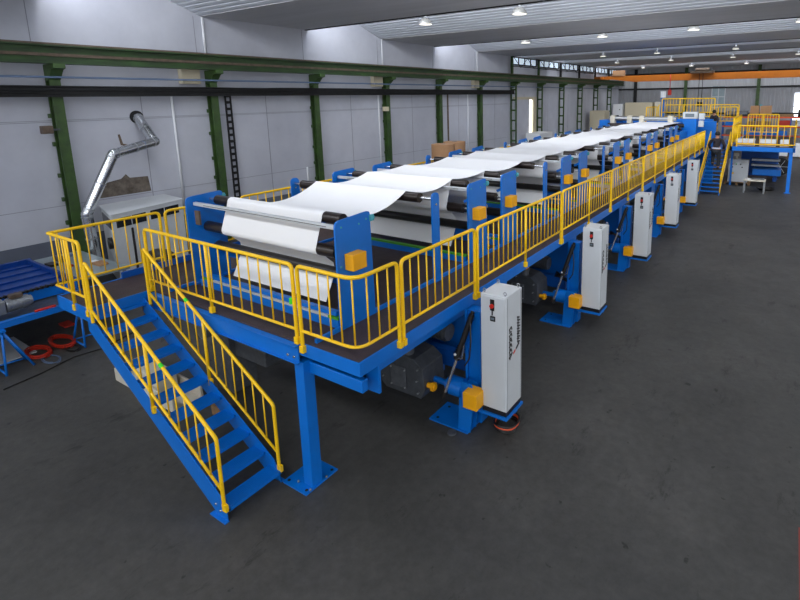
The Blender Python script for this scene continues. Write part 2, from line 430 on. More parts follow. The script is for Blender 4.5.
# ------------------------------------------------------------------ platform
YE = 28.0
t = thing('raised_walkway', 'long blue steel walkway with dark brown deck carrying the roller frames', 'platform', (0, 0, 0))
MB().box(-5.58, -.01, 0.0, YE, H-.03, H).box(-5.6, -4.62, -.9, 0.0, H-.03, H).build('deck_boards', 'deck', t)
m = MB().box(-.012, .01, 0, YE, H-.17, H+.004).box(-1.04, .01, -.012, 0, H-.17, H+.004)
m.box(-.1, -.01, 0.01, YE, H-.17, H-.16)
m.build('edge_fascia', 'blue', t)
m = MB().box(-4.55, -1.02, -.085, -.0, H-.045, H-.03).box(-4.55, -1.02, -.04, -.025, H-.27, H-.045).box(-4.55, -1.02, -.07, -.0, H-.28, H-.265)
m.build('front_beam', 'blue', t)
for bx in (-1.22, -1.1): MB().cyl((bx, -.055, H-.2), (bx, -.035, H-.2), .018, n=8).build('beam_bolt', 'chrome', t)
MB().box(-5.62, -4.5, -.93, -.905, H-.19, H+.01).box(-5.63, -5.6, -.93, 0, H-.19, H+.01).build('landing_fascia', 'blue', t)
MB().box(-4.625, -4.6, -.9, -.05, H-.16, H-.0).build('landing_edge', 'blue', t)
MB().box(-5.62, -5.58, -.0, YE, H-.22, H+.11).build('left_edge_beam', 'blue2', t)
MB().box(-.84, -.80, 0.08, YE, H, H+.055).box(-4.25, -4.21, .1, YE, H, H+.05).build('kick_strip', 'blue', t)
MB().box(-1.06, -.08, .1, .2, 1.63, 1.79).build('lower_beam', 'blue', t, bevel=.01)
MB().box(-.24, .0, .3, .34, 1.55, H-.17).box(-.24, -.2, .3, 4, H-.42, H-.17).build('web_plate', 'blue', t)
m = MB()
for y in [2.6+2.14*i for i in range(12)]: m.box(-5.5, -.1, y, y+.1, H-.2, H-.04)
for x in (-5.3, -4.2, -2.6, -.9): m.box(x-.05, x+.05, .1, YE, H-.24, H-.04)
m.build('joists', 'blue2', t)
def leg(x, y, top):
    c = MB().box(x-.085, x+.085, y-.085, y+.085, .02, top)
    c.build('support_column', 'blue', t, bevel=.008)
leg(-1.08, .08, 1.82)
c = t.children[-1]
m = MB().box(-1.44, -.97, -.14, .42, .0, .022)
# gusset at the foot
m.prism([(-1.27, .02), (-1.165, .02), (-1.165, .2)], 1, .06, .1)
m.build('base_plate', 'blue', c, bevel=.004)
for bx, by in ((-1.38, -.08), (-1.03, -.08), (-1.38, .36), (-1.03, .36)):
    MB().cyl((bx, by, .022), (bx, by, .026), .022, n=10).build('bolt_hole', 'black', c)
for bx, by in ((-1.24, -.04), (-.98, -.06), (-1.24, .22), (-.98, .22)):
    MB().cyl((bx, by, .022), (bx, by, .05), .014, n=6).build('bolt', 'steel', c)
for x in (-5.3, -2.6):
    for y in (4.3, 8.6, 12.9, 17.2, 21.5, 25.8): leg(x, y, H-.2)

# staircase -----------------------------------------------------------------
ST, SR, RZ = -4.519, .307, .177
def nos(x): return 11*RZ-(x-ST)*RZ/SR
t = thing('staircase', 'blue steel staircase with open treads down from the near landing', 'stairs', (-1.4, -.5, 0))
OX, OY = -1.4, -.5
def loc_(m): 
    m.v = [(x-OX, y-OY, z) for x, y, z in m.v]; return m
for y0 in (-.92, -.15):
    xa, xb = -4.66, -1.58
    poly = [(xa, nos(xa)+.02), (xa, nos(xa)-.27), (xb-.16, nos(xb-.16)-.3), (xb-.16, .0), (xb+.1, 0), (xb+.1, .12), (xb, nos(xb)+.05)]
    loc_(MB().prism(poly, 1, y0, y0+.012).box(xa, xa+.02, y0, y0+.05, nos(xa)-.26, nos(xa))).build('stringer', 'blue', t)
    c = t.children[-1]
    loc_(MB().box(xb-.2, xb+.12, y0-.05 if y0 < -.5 else y0, y0+.012 if y0 < -.5 else y0+.06, 0, .012)).build('foot_plate', 'blue', c)
    loc_(MB().cyl((xb-.03, y0-.01, .09), (xb-.03, y0+.02, .09), .014, n=8).cyl((xb-.12, y0-.01, .15), (xb-.12, y0+.02, .15), .014, n=8)).build('bolt', 'chrome', c)
for k in range(11):
    x = ST+k*SR; z = (11-k)*RZ
    m = MB().box(x-.25, x, -.905, -.88, z-.03, z-.002).box(x-.25, x, -.165, -.14, z-.03, z-.002).box(x-.012, x, -.905, -.14, z-.04, z).box(x-.25, x-.24, -.905, -.14, z-.04, z)
    for i in range(8): m.box(x-.236+i*.028, x-.219+i*.028, -.905, -.14, z-.012, z+.0)
    loc_(m).build('tread', 'blue', t)
# stair rails
def stair_rail(y, lab, n=14, xs=-4.43, xe=-1.5, top0=.78, mark=None):
    t = thing('stair_handrail', lab, 'handrail', (xe, y, .15), group='yellow handrails of the near stairs')
    def L(m): m.v = [(a-xe, b-y, c-.15) for a, b, c in m.v]; return m
    zt = lambda x: 2.87-(x+4.47)*(1.75/3.0)
    zb = lambda x: 2.15-(x+4.47)*(1.74/3.0)
    pts = fillet([(xs, y, 1.93), (xs, y, zt(xs)+.02), (xs+.12, y, zt(xs+.12)), (xe, y, zt(xe)), (xe, y, .16)], .08)
    L(MB().tube(pts, .024, 10)).build('frame', 'yellow', t)
    L(MB().tube([(xs, y, zb(xs)), (xe, y, zb(xe))], .019, 8)).build('bottom_rail', 'yellow', t)
    xm = (xs+xe)/2
    L(MB().tube([(xm, y, zt(xm)), (xm, y, nos(xm)-.08)], .024, 8)).build('middle_post', 'yellow', t)
    for k in range(1, n):
        x = xs+(xe-xs)*k/n
        if k == n//2: continue
        L(MB().tube([(x, y, zt(x)), (x, y, zb(x))], .0105, 6)).build('baluster', 'yellow', t)
    for x in (xm, xe):
        L(MB().box(x-.02, x+.06, y-.02, y+.02, nos(x)-.06 if x != xe else .16, nos(x)+.03 if x != xe else .25)).build('foot_bracket', 'yellow', t)
    if mark:
        x0 = mark; L(MB().tube([(x0, y, zt(x0)), (x0+.06, y, zt(x0+.06))], .0255, 10)).build('tape_mark', 'marker', t)
stair_rail(-.93, 'yellow stair handrail on the near left side of the blue stairs', mark=-2.62)
stair_rail(-.13, 'yellow stair handrail on the right side, next to the front beam', mark=-3.38)

# ------------------------------------------------------------------ guard rails
TK = 1.0
def guard(path, lab, nb, posts=(), z0=H, top=1.03, bot=.19, group='yellow guard rails around the raised walkway', foot=(-.02, 0), low=-.1, corner=.12, closed_ends=(True, True), marks=()):
    """path: plan points; nb: balusters per segment; posts: fraction of mid posts along the whole path"""
    P = [Vector((a, b, 0)) for a, b in path]
    base = (P[0]+P[-1])/2
    t = thing('guard_rail', lab, 'railing', (base.x, base.y, z0), group=group)
    P = [p-base for p in P]
    plan = fillet(P, corner, 6) if len(P) > 2 else P
    up = lambda p, z: Vector((p.x, p.y, z))
    top_pts = [up(P[0], low), *[up(p, top) for p in plan], up(P[-1], low)]
    pts = []
    tp = [up(P[0], low)]+fillet([up(P[0], 0), up(plan[0], top), up(plan[1], top)], .08)[1:-1]+[up(p, top) for p in plan[1:-1]]+fillet([up(plan[-2], top), up(plan[-1], top), up(P[-1], 0)], .08)[1:-1]+[up(P[-1], low)]
    MB().tube(tp, .025*TK, 10).build('frame', 'yellow', t)
    MB().tube([up(p, bot) for p in plan], .019*TK, 8).build('bottom_rail', 'yellow', t)
    seg = [(plan[i], plan[i+1], (plan[i+1]-plan[i]).length) for i in range(len(plan)-1)]; L = sum(s[2] for s in seg)
    def at(d):
        for a, b, l in seg:
            if d <= l+1e-6: return a+(b-a)*(d/l)
            d -= l
        return seg[-1][1]
    pd = [f*L for f in posts]
    for d in pd:
        p = at(d); MB().tube([up(p, low), up(p, top)], .024*TK, 8).build('middle_post', 'yellow', t)
    for k in range(1, nb+1):
        d = L*k/(nb+1)
        if any(abs(d-q) < .06 for q in pd): continue
        p = at(d); MB().tube([up(p, bot), up(p, top)], .0108*TK, 6).build('baluster', 'yellow', t)
    for p in [P[0], P[-1]]+[at(d) for d in pd]:
        MB().box(p.x-.035, p.x+.035, p.y-.03, p.y+.03, low-.0, low+.09).build('foot_bracket', 'yellow', t, bevel=.004)
    for d, z in marks:
        p = at(d); MB().tube([up(p, z-.035), up(p, z+.035)], .0255, 10).build('tape_mark', 'marker', t)
    return t
XR = .035
guard([(-4.53, -.035), (-1.02, -.035)], 'yellow guard rail along the front edge beside the stair top', 15, (.478,), low=0, marks=((3.45, .55),))
guard([(-.93, -.035), (XR, -.035), (XR, .68)], 'short yellow guard rail wrapping the near right corner of the walkway', 8, corner=.2)
guard([(-4.55, -.92), (-5.6, -.92), (-5.6, .74)], 'yellow corner guard rail of the landing at the far left', 13, corner=.02, posts=(.17,))
ys = [.76, 2.5]; e = 2.58; segs = [(.76, 2.50, 9, ())]
while e < 26:
    e2 = min(e+3.41, 26.5); segs.append((e, e2, 19, (.5,))); e = e2+.07
for i, (a, b, nb, ps) in enumerate(segs):
    guard([(XR, a), (XR, b)], 'yellow guard rail on the right walkway edge, %s straight section from the near corner' % ORD[i], nb, ps)
e = .84; i = 0
while e < 26:
    l = 1.45 if i == 0 else 3.41
    guard([(-5.6, e), (-5.6, e+l)], 'yellow guard rail on the wall side of the walkway, %s section behind the landing' % ORD[i], 7 if i == 0 else 16, () if i == 0 else (.5,))
    e += l+.09; i += 1

# ------------------------------------------------------------------ roller frames
MX = -2.47
def plate_poly(w=.64, h=1.49):
    return rounded([(0, 0), (w+.02, 0), (w, h+.01), (0, h-.02)], [0, 0, .06, .09])
def roll(m, y, z, r, x0, x1, n=20):
    return m.cyl((x0, y, z), (x1, y, z), r, n=n)
def frame_unit(kind='A'):
    t = thing('roller_frame', '', 'roller frame', (MX, .49, H), group='double plate roller frames along the line')
    for s in (-1, 1):
        x = 1.66 if s > 0 else -1.74
        p = MB().prism(plate_poly(), 0, x-.014, x+.014).build('side_plate', 'blue', t)
        for yy, zz in ((.1, 1.38), (.42, 1.36), (.06, .86), (.56, 1.4)):
            MB().cyl((x+.014*s, yy, zz), (x+.026*s, yy, zz), .014, n=8).build('bolt', 'teal', p)
        MB().box(x-.05*s if s > 0 else x+.014, x-.014 if s > 0 else x+.05, .0, .64, 0, .03).build('plate_foot', 'blue', p)
        MB().cyl((x-.02*s, .66, 1.40), (x+.05*s, .66, 1.40), .04, n=14).box(min(x, x+.04*s), max(x, x+.04*s), .62, .7, 1.35, 1.44).build('bearing_block', 'teal', p, bevel=.008)
    MB().box(1.675, 1.83, .13, .38, .80, 1.02).build('drive_cover', 'amber', t, bevel=.008)
    defs = ((.41, 1.39, .078, -1.5, 1.40, 'top_roller'), (.27, .96, .085, -1.62, 1.40, 'nose_roller'), (.40, .60, .08, -1.6, 1.6, 'guide_roller'))
    for y, z, r, x0, x1, nm in defs:
        o = roll(MB(), y, z, r, x0, x1).build(nm, 'black' if nm == 'guide_roller' else 'roller', t)
        roll(MB(), y, z, .022, -1.725, 1.645, 10).build('shaft', 'chrome', o)
    o = MB().box(-1.7, 1.64, .10, .155, 1.33, 1.385).build('tension_bar', 'alu', t, bevel=.004)
    MB().box(-1.4, 1.4, .095, .1, 1.353, 1.36).build('slot', 'black', o)
    MB().box(-1.6, 1.6, .02, .07, .0, .115).build('base_channel', 'blue', t, bevel=.004)
    if kind == 'A':
        MB().box(-1.6, 1.55, .04, .12, .16, .215).build('upper_channel', 'blue', t, bevel=.004)
        MB().box(-1.25, 1.4, .025, .075, .12, .155).build('channel_strip', 'alu', t)
        MB().box(-1.55, -1.26, .03, .09, .12, .15).build('left_end_strip', 'green', t); MB().box(1.41, 1.6, .02, .1, .12, .15).build('right_end_strip', 'green', t)
    else:
        MB().box(-1.6, 1.6, .015, .09, .116, .15).build('green_strip', 'green', t)
    MB().box(-1.72, 1.64, .56, .6, .35, .5).build('back_crossbar', 'blue', t)
    m = MB().bar((1.45, .2, 1.1), (1.6, .3, 1.18), .02, .05)
    m.build('lever', 'blue', t)
    m = MB().bar((-1.6, .1, 1.02), (-1.6, .1, 1.25), .03, .12).build('left_guide_plate', 'rail', t)
    return t
U = frame_unit()
import itertools
units = [(.49+4.41*k, 'A') for k in range(6)]+[(3.65+4.41*k, 'B') for k in range(5)]
units.sort()
for i, (y, kind) in enumerate(units):
    lab = ('blue roller frame with amber box at the near end of the line' if i == 0 else 'blue roller frame with amber box, %s one from the near end' % ORD[i])
    if i == 0: U['label'] = lab
    elif i == 1: UB = frame_unit('B'); UB.location = (MX, y, H); UB['label'] = lab
    else: dup(U if kind == 'A' else UB, (MX, y, H), lab)
# extra green strip seen on the second frame
def post_unit():
    t = thing('idler_roller_stand', '', 'roller stand', (MX, 2.57, H), group='single roller stands between the roller frames')
    for s in (-1, 1):
        x = 1.66 if s > 0 else -1.74
        p = MB().prism(rounded([(0, 0), (.19, 0), (.19, 1.49), (0, 1.49)], [0, 0, .09, .09]), 0, x-.014, x+.014).build('post', 'blue', t)
        MB().box(x-.05, x+.05, -.02, .21, 0, .015).build('post_foot', 'blue', p)
        MB().cyl((x+.014, .09, 1.30), (x+.03, .09, 1.30), .018, n=8).build('bolt', 'chrome', p)
    o = roll(MB(), .09, 1.38, .082, -1.5, 1.36).build('roller', 'roller', t)
    roll(MB(), .09, 1.38, .024, -1.725, 1.645, 10).build('shaft', 'chrome', o)
    return t
PU = post_unit()
for k in range(5):
    lab = 'pair of slim blue posts with one idler roller, %s stand from the near end' % ORD[k]
    if k == 0: PU['label'] = lab
    else: dup(PU, (MX, 2.57+4.4*k, H), lab)

# ------------------------------------------------------------------ white web
t = thing('white_web', 'continuous white paper web sagging over all the rollers of the line', 'paper web', (MX, .9, H))
oy = .9
X0, X1 = -1.11, 1.07
pk = [(y+.41, 1.475) for y, _ in units]+[(2.66+4.4*k, 1.474) for k in range(5)]
pk.sort()
path = []
for (ya, za), (yb, zb) in zip(pk, pk[1:]):
    d = yb-ya; sag = .052*d*d if ya > 1 else .065*d*d
    sag *= 1.15 if ya < 4 else (.55 if ya < 8 else .38)
    for i in range(14):
        s = i/14; path.append((ya+d*s-oy, za+(zb-za)*s-4*sag*s*(1-s)))
path.append((pk[-1][0]-oy, pk[-1][1])); path.append((24.6-oy, 1.45)); path.append((27.6-oy, 1.42))
fr = [(-.085+.0, 1.30+.04), (-.083, 1.40), (-.06, 1.445), (-.03, 1.468)]
MB().sheet(path, X0, X1, .006).build('top_run', 'web', t)
def loop_path():
    P = []
    for A in range(90, 181, 15): P.append((.41+.083*math.cos(math.radians(A)), 1.39+.083*math.sin(math.radians(A))))
    for A in range(165, 300, 15): P.append((.27+.09*math.cos(math.radians(A)), .96+.09*math.sin(math.radians(A))))
    P += [(.48, .70), (.50, .60), (.49, .54), (.30, .17)]
    return P
LP = loop_path()
for y, kind in units:
    MB().sheet([(a+y-oy, b) for a, b in LP], X0, X1, -.006).build('loop_sheet', 'web', t)

# ------------------------------------------------------------------ drive stations under the walkway
def drive_station():
    t = thing('drive_station', '', 'machine', (0, 2.09, 0), group='drive stations under the right walkway edge')
    b = MB().box(-.56, .17, -.09, .44, .0, .025).build('base_plate', 'blue', t, bevel=.004)
    for x, y in ((-.45, 0.), (.08, .0), (.08, .33), (-.45, .33)): MB().cyl((x, y, .025), (x, y, .03), .024, n=10).build('bolt_hole', 'black', b)
    m = MB().prism(rounded([(-.02, .02), (.2, .02), (.27, .62), (.24, .84), (.06, .84), (.02, .7)], [0, 0, 0, .05, .05, 0]), 1, -.06, -.035)
    m.prism(rounded([(-.02, .02), (.2, .02), (.27, .62), (.24, .8), (.08, .8), (.02, .7)], [0, 0, 0, .05, .05, 0]), 1, .1, .125)
    m.box(0, .2, -.04, .1, .3, .33)
    m.build('bracket', 'blue', t)
    MB().cyl((-.2, .05, .66), (.04, .05, .66), .15, n=20).cyl((-.27, .05, .66), (-.2, .05, .66), .1, n=20).cyl((-1.3, .1, .62), (-.27, .1, .62), .05).build('drum', 'blue', t)
    MB().box(.18, .42, -.22, .03, .54, .79).build('drive_cover', 'amber', t, bevel=.008)
    MB().box(.02, .24, .22, .42, .03, 1.9).box(-.02, .02, .18, .44, .03, 1.9).build('upright', 'blue', t, bevel=.006)
    MB().box(.02, .8, .28, .36, .36, .44).build('tray_arm', 'blue', t)
    a = Vector((.13, .15, 1.86)); c = Vector((-.2, -.12, .62)); mid = a.lerp(c, .52)
    cy = MB().cyl(a, mid, .045, n=14).cyl(mid, mid+(c-a).normalized()*.06, .055, n=14).cyl(a-(c-a).normalized()*.05, a, .03, n=10).build('swing_cylinder', 'black', t)
    MB().cyl(mid, c, .024, n=10).build('rod', 'chrome', cy)
    MB().cyl(c, c+(c-a).normalized()*.09, .04, n=10).build('rod_eye', 'black', cy)
    MB().sphere((mid.x-.02, mid.y-.05, mid.z+.03), .022).build('fitting', 'white', cy)
    MB().tube(fillet([mid+Vector((0, -.03, -.02)), mid+Vector((.1, -.05, -.02)), mid+Vector((.14, -.04, .22))], .04), .012, 6).build('feed_pipe', 'chrome', cy)
    hp = [Vector((.13, .1, 1.75)), Vector((.2, 0, 1.5)), Vector((.2, -.05, 1.25)), Vector((.12, -.05, 1.12))]
    MB().tube(fillet(hp, .1), .013, 6).build('hose', 'black', t)
    # gearbox: chamfered casing with bolted cover
    g = MB().prism([(-1.5, .55), (-1.35, .4), (-.62, .4), (-.55, .55), (-.58, .92), (-.75, 1.04), (-1.35, 1.12), (-1.5, 1.0)], 1, -.2, .35).build('gearbox', 'dark', t, bevel=.01)
    MB().box(-1.22, -.9, -.225, -.2, .5, .86).build('cover_plate', 'grease', g, bevel=.01)
    for x, z in ((-1.2, .52), (-.92, .52), (-1.2, .82), (-.92, .82), (-1.38, .9), (-.66, .9), (-.66, .5), (-1.38, .6), (-1.1, 1.02), (-.68, .7)): MB().cyl((x, -.24, z), (x, -.2, z), .016, n=6).build('cover_bolt', 'steel', g)
    MB().cyl((-.55, -.1, .62), (-.4, -.1, .62), .045, n=10).cyl((-.47, -.1, .62), (-.42, -.1, .62), .075, n=6).build('yellow_coupling', 'amber', g)
    MB().cyl((-.95, -.08, 1.04), (-.95, -.08, 1.16), .1, n=12).cyl((-.95, -.08, 1.16), (-.95, -.08, 1.2), .12, n=12).build('motor_flange', 'grease', g)
    MB().box(-1.03, -.87, -.16, 0, 1.2, 1.3).build('terminal_box', 'amber', g, bevel=.01)
    # upper gear motor
    u = MB().cyl((-1.1, .75, 1.12), (-.7, .75, 1.12), .15, n=18).box(-1.3, -1.1, .62, .9, .98, 1.28)
    for i in range(7): u.cyl((-1.06+i*.05, .75, 1.12), (-1.05+i*.05, .75, 1.12), .17, n=18)
    u = u.build('gear_motor', 'grease', t)
    MB().box(-1.02, -.8, .62, .84, 1.27, 1.38).build('terminal_box', 'amber', u, bevel=.01)
    # machine body under the deck
    MB().box(-4.6, -.3, .95, 1.5, .72, 1.8).build('body', 'blue', t, bevel=.01)
    MB().cyl((-4.4, .85, .66), (-.1, .85, .66), .1, n=16).build('bottom_roller', 'black', t)
    MB().cyl((-4.4, .2, .5), (-1.5, .2, .5), .14, n=16).build('heating_roller', 'dark', t)
    m = MB()
    for i in range(5):
        y = .5+i*.03; m.tube([(-.45, y, .92+.02*i), (-.3, y-.1, .96), (-.1, y-.05, .85), (.05, y+.1, .8)], .012, 6)
    m.build('cable_bundle', 'black', t)
    MB().box(-1.6, -.2, .55, .7, .62, .9).build('side_rail', 'blue2', t)
    for x in (-4.5, -1.3): MB().box(x-.08, x+.08, 1.15, 1.31, 0, .72).build('stand_leg', 'blue2', t)
    return t
D = drive_station()
def cabinet():
    t = thing('control_cabinet', '', 'electrical cabinet', (.383, 2.088, 0), group='grey control cabinets along the walkway')
    w, d, z0, z1 = .419, .491, .53, 2.324
    b = MB().box(0, w, 0, d, z0, z1).build('body', 'cab', t, bevel=.012)
    MB().box(.008, w-.03, -.012, .0, z0+.012, z1-.03).build('front_door', 'cab', t, bevel=.004)
    MB().box(w, w+.003, .03, .036, z0+.02, z1-.03).box(w, w+.003, d-.04, d-.034, z0+.02, z1-.03).build('seam', 'cabedge', b)
    for x, y in ((.04, .04), (w-.04, .04), (.04, d-.04), (w-.04, d-.04)):
        ring = [(x+.022*math.cos(a), y, z1+.035+.022*math.sin(a)) for a in [i*math.pi/5 for i in range(10)]]
        MB().tube(ring, .007, 6, closed=True).cyl((x, y, z1), (x, y, z1+.018), .01, n=8).build('lifting_eye', 'steel', b)
    s = MB().box(.165, .235, -.024, -.012, 2.09, 2.26).build('switch_plate', 'black', t, bevel=.006)
    MB().cyl((.2, -.024, 2.165), (.2, -.05, 2.165), .032, n=16).box(.185, .215, -.06, -.03, 2.14, 2.19).build('rotary_knob', 'red', s)
    MB().box(.192, .208, -.03, -.012, 2.02, 2.1).box(.165, .25, -.026, -.012, 1.93, 2.01).build('warning_plate', 'black', t, bevel=.01)
    MB().box(.18, .235, -.028, -.026, 1.955, 1.99).build('plate_text', 'screen', t)
    MB().box(.01, w-.01, .01, d-.01, .45, .53).build('plinth', 'black', t)
    MB().box(-.12, w+.02, -.03, d+.02, .41, .45).build('tray', 'blue', t, bevel=.004)
    return t
C = cabinet()
# ink marks on the side of the cabinets
def marks(t):
    m = MB(); x0, x1 = .4195, .4225; R = random.Random(5)
    def stroke(ya, za, yb, zb, w=.024):
        d = Vector((yb-ya, zb-za)); n = Vector((-d.y, d.x)).normalized()*w/2
        P = [(ya+n.x, za+n.y), (yb+n.x, zb+n.y), (yb-n.x, zb-n.y), (ya-n.x, za-n.y)]
        m.prism(P, 0, x0, x1)
    # left column
    for z in (1.80, 1.70, 1.61, 1.53, 1.45):
        stroke(.08, z, .15, z+.03); stroke(.15, z+.03, .17, z-.02); stroke(.09, z-.03, .16, z-.05, .02); stroke(.1, z+.02, .1, z-.06)
    # right column
    for z in (1.88, 1.79, 1.7, 1.62, 1.54):
        stroke(.33, z+.03, .41, z); stroke(.34, z-.01, .38, z-.06, .022); stroke(.36, z+.02, .36, z-.05); stroke(.38, z-.03, .43, z-.05)
    stroke(.3, 1.42, .4, 1.48, .04); stroke(.12, 1.36, .18, 1.42, .035); stroke(.08, 1.38, .12, 1.33, .03)
    m.build('ink_writing', 'black', t)
    MB().prism([(.21, 1.37), (.28, 1.39), (.28, 1.43), (.21, 1.40)], 0, x0, x1).build('red_mark', 'red', t)
def coil(t0):
    pass
for k in range(5):
    labD = 'dark gearbox and piston drive station under the walkway, %s from the near end' % ORD[k]
    labC = ('tall light grey control cabinet nearest the stairs and support column' if k == 0 else 'tall light grey control cabinet, %s in the row from the near end' % ORD[k])
    y = 2.09+4.279*k
    if k == 0: D['label'] = labD; C['label'] = labC; cab = C; marks(C)
    else: dup(D, (0, y, 0), labD); cab = dup(C, (.383, y, 0), labC)
# cable coil below the first cabinet
t = thing('cable_coil', 'black and orange cable coil on the floor under the nearest grey cabinet', 'cable', (.6, 2.48, 0))
m = MB(); n = MB()
for i in range(4):
    (m if i != 2 else n).tube([(.16*math.cos(a)*(1+.06*i), .2*math.sin(a)*(1+.05*i), .03+.035*i+.01*math.sin(3*a)) for a in [j*math.pi/10 for j in range(20)]], .018, 6, closed=True)
m.build('black_cable', 'black', t); n.build('orange_cable', 'rackor', t)
t = thing('round_spring_foot', 'small round metal puck on the floor under the nearest base plate', 'foot', (-.05, 1.9, 0))
MB().cyl((0, 0, 0), (0, 0, .025), .07, n=16).build('disc', 'grease', t)

# ------------------------------------------------------------------ far end machine and stairs
t = thing('coating_machine', 'large blue machine with control column at the far end of the line', 'machine', (-1, 28.3, 0))
oy = 28.3; ox = -1
def LL(m): m.v = [(x-ox, y-oy, z) for x, y, z in m.v]; return m
LL(MB().box(-1.28, .36, 28.2, 28.5, 0, 3.56)).build('front_panel', 'blue', t, bevel=.01)
LL(MB().box(-1.2, -.5, 26.9, 27.4, H, 3.75)).build('control_column', 'blue', t, bevel=.02)
LL(MB().box(-1.22, -.45, 26.86, 27.4, 3.75, 4.12)).build('control_head', 'cab', t, bevel=.03)
LL(MB().box(-1.08, -.62, 26.84, 26.862, 3.85, 4.03)).build('screen', 'screen', t)
LL(MB().box(-.4, -.1, 26.95, 27.2, 3.7, 4.05).box(-.4, -.14, 26.95, 27.2, 3.3, 3.65)).build('button_box', 'cab', t, bevel=.03)
LL(MB().box(-4.6, -1.3, 28.6, 33.5, H, 3.45)).build('body', 'blue2', t, bevel=.02)
LL(MB().box(-5.6, -.2, 29.2, 34, 3.3, 3.55).box(-4.8, .1, 28.9, 29.2, 3.45, 3.65)).build('upper_deck', 'blue', t)
for x in (-5.2, -4.2, -3.5, -1.9): LL(MB().box(x-.14, x+.14, 27.0, 27.4, 3.35, 3.9)).build('bearing_housing', 'cream', t, bevel=.04)
LL(MB().cyl((-5.4, 27.2, 3.72), (-1.6, 27.2, 3.72), .13)).build('press_roller', 'steel', t)
LL(MB().cyl((-5.2, 26.2, 3.4), (-1.0, 26.2, 3.4), .1).cyl((-5.2, 25.3, 3.3), (-1.0, 25.3, 3.3), .1)).build('guide_roller', 'roller', t)
LL(MB().box(-1.1, -.95, 24.6, 28.2, H, 3.1).box(-4.4, -4.25, 24.6, 28.2, H, 3.1)).build('side_frame', 'blue', t)
LL(MB().box(-6.2, -4.7, 27.6, 29.2, 2.9, 3.6)).build('side_motor_box', 'blue', t, bevel=.03)
LL(MB().cyl((-3.0, 30.2, 3.5), (-3.0, 30.2, 4.9), .13, n=14)).build('gas_cylinder', 'blue', t)
LL(MB().cyl((-3.0, 30.2, 4.9), (-3.0, 30.2, 5.3), .17, n=14)).build('cylinder_cap', 'white', t)
g2 = 'yellow guard rails on the far machine'
TK = 1.45
guard([(-3.0, 30.0), (.0, 30.0)], 'long yellow guard rail on top of the far blue machine', 17, (.35,), z0=3.85, top=.98, bot=.15, group=g2, low=-.3)
guard([(-4.0, 33.8), (1.0, 33.8)], 'rear yellow guard rail behind the long one on the far machine', 18, (.33, .66), z0=3.4, top=.98, bot=.2, group=g2)
guard([(.1, 31.0), (1.15, 31.0)], 'short yellow guard rail right of the far machine top', 5, (), z0=3.3, top=1.0, bot=.15, group=g2, low=-.8)
guard([(-3.2, 29.6), (-3.6, 28.6)], 'slanted yellow guard rail at the left end of the far machine', 4, (), z0=3.5, top=.85, bot=.15, group=g2)

# far stairs
t = thing('far_staircase', 'blue staircase with yellow side rails at the far end, person climbing it', 'stairs', (.67, 24.5, 0))
fn = 12; fr_, fz_ = .28, .175
for s in (-1, 1):
    x = .47*s
    poly = [(-.12, 0), (.15, 0), (3.4, 1.95), (3.4, 2.15), (-.0, .16)]
    MB().prism(poly, 0, x-.012, x+.012).build('stringer', 'blue', t)
for k in range(fn): MB().box(-.46, .46, .02+k*fr_, .24+k*fr_, (k+1)*fz_-.04, (k+1)*fz_).build('tread', 'blue', t)
for s in (-1, 1):
    x = .5*s
    r = MB().tube(fillet([(x, -.02, .12), (x, -.02, 1.0), (x, 3.35, 3.05), (x, 3.35, 2.0)], .08), .026, 8).build('handrail', 'yellow', t)
    MB().tube([(x, 0, .3), (x, 3.35, 2.35)], .02, 8).build('lower_rail', 'yellow', r)
    for k in range(1, 14):
        y = 3.35*k/14; MB().tube([(x, y, .3+.612*y), (x, y, 1.0+.612*y)], .012, 6).build('baluster', 'yellow', r)
tag(MB().box(.37, 1.35, 28.1, 34.0, H-.1, H).box(1.25, 1.35, 28.1, 28.2, 0, H-.1).box(.37, .47, 33, 33.1, 0, H-.1).build('far_landing', 'blue'), 'blue landing behind the climbing person at the far stairs', 'platform')

# right loading platform
PZ = 2.33
t = thing('loading_platform', 'blue side platform on tall legs at the right rear', 'platform', (2.8, 27, 0))
def L2(m): m.v = [(x-2.8, y-27, z) for x, y, z in m.v]; return m
L2(MB().box(1.35, 4.2, 26.6, 34.8, PZ-.03, PZ)).build('deck', 'deck', t)
L2(MB().box(1.3, 4.22, 26.5, 26.6, PZ-.22, PZ+.01).box(4.15, 4.25, 26.5, 34.8, PZ-.22, PZ+.01).box(1.3, 1.4, 26.5, 34.8, PZ-.22, PZ+.01)).build('edge_beam', 'blue', t)
for x, y in ((4.08, 26.7), (4.08, 34.6), (1.4, 34.6), (3.4, 31.5)):
    c = L2(MB().box(x-.08, x+.08, y-.08, y+.08, .02, PZ-.2)).build('leg', 'blue', t)
    L2(MB().box(x-.15, x+.15, y-.15, y+.15, 0, .02)).build('foot', 'blue', c)
g3 = 'yellow guard rails of the right side platform'
guard([(1.6, 26.55), (4.2, 26.55), (4.2, 30.)], 'yellow guard rail around the near corner of the right side platform', 22, (), z0=PZ, top=1.1, bot=.15, group=g3)
guard([(4.2, 30.1), (4.2, 34.7)], 'yellow guard rail on the outer right edge of the side platform', 14, (.5,), z0=PZ, top=1.1, bot=.15, group=g3)
guard([(1.7, 31.8), (3.3, 31.8)], 'rear yellow guard rail between machine and side platform', 10, (.5,), z0=PZ+.3, top=1.2, bot=.15, group=g3, low=-.28)
guard([(1.35, 26.7), (1.35, 31.0)], 'yellow guard rail along the left edge of the side platform', 24, (.5,), z0=PZ, top=1.1, bot=.15, group=g3)
guard([(1.25, 28.2), (1.25, 33.0)], 'yellow guard rail right of the far landing', 24, (.5,), z0=2.5, top=1.25, bot=.15, group=g3, low=-.4)
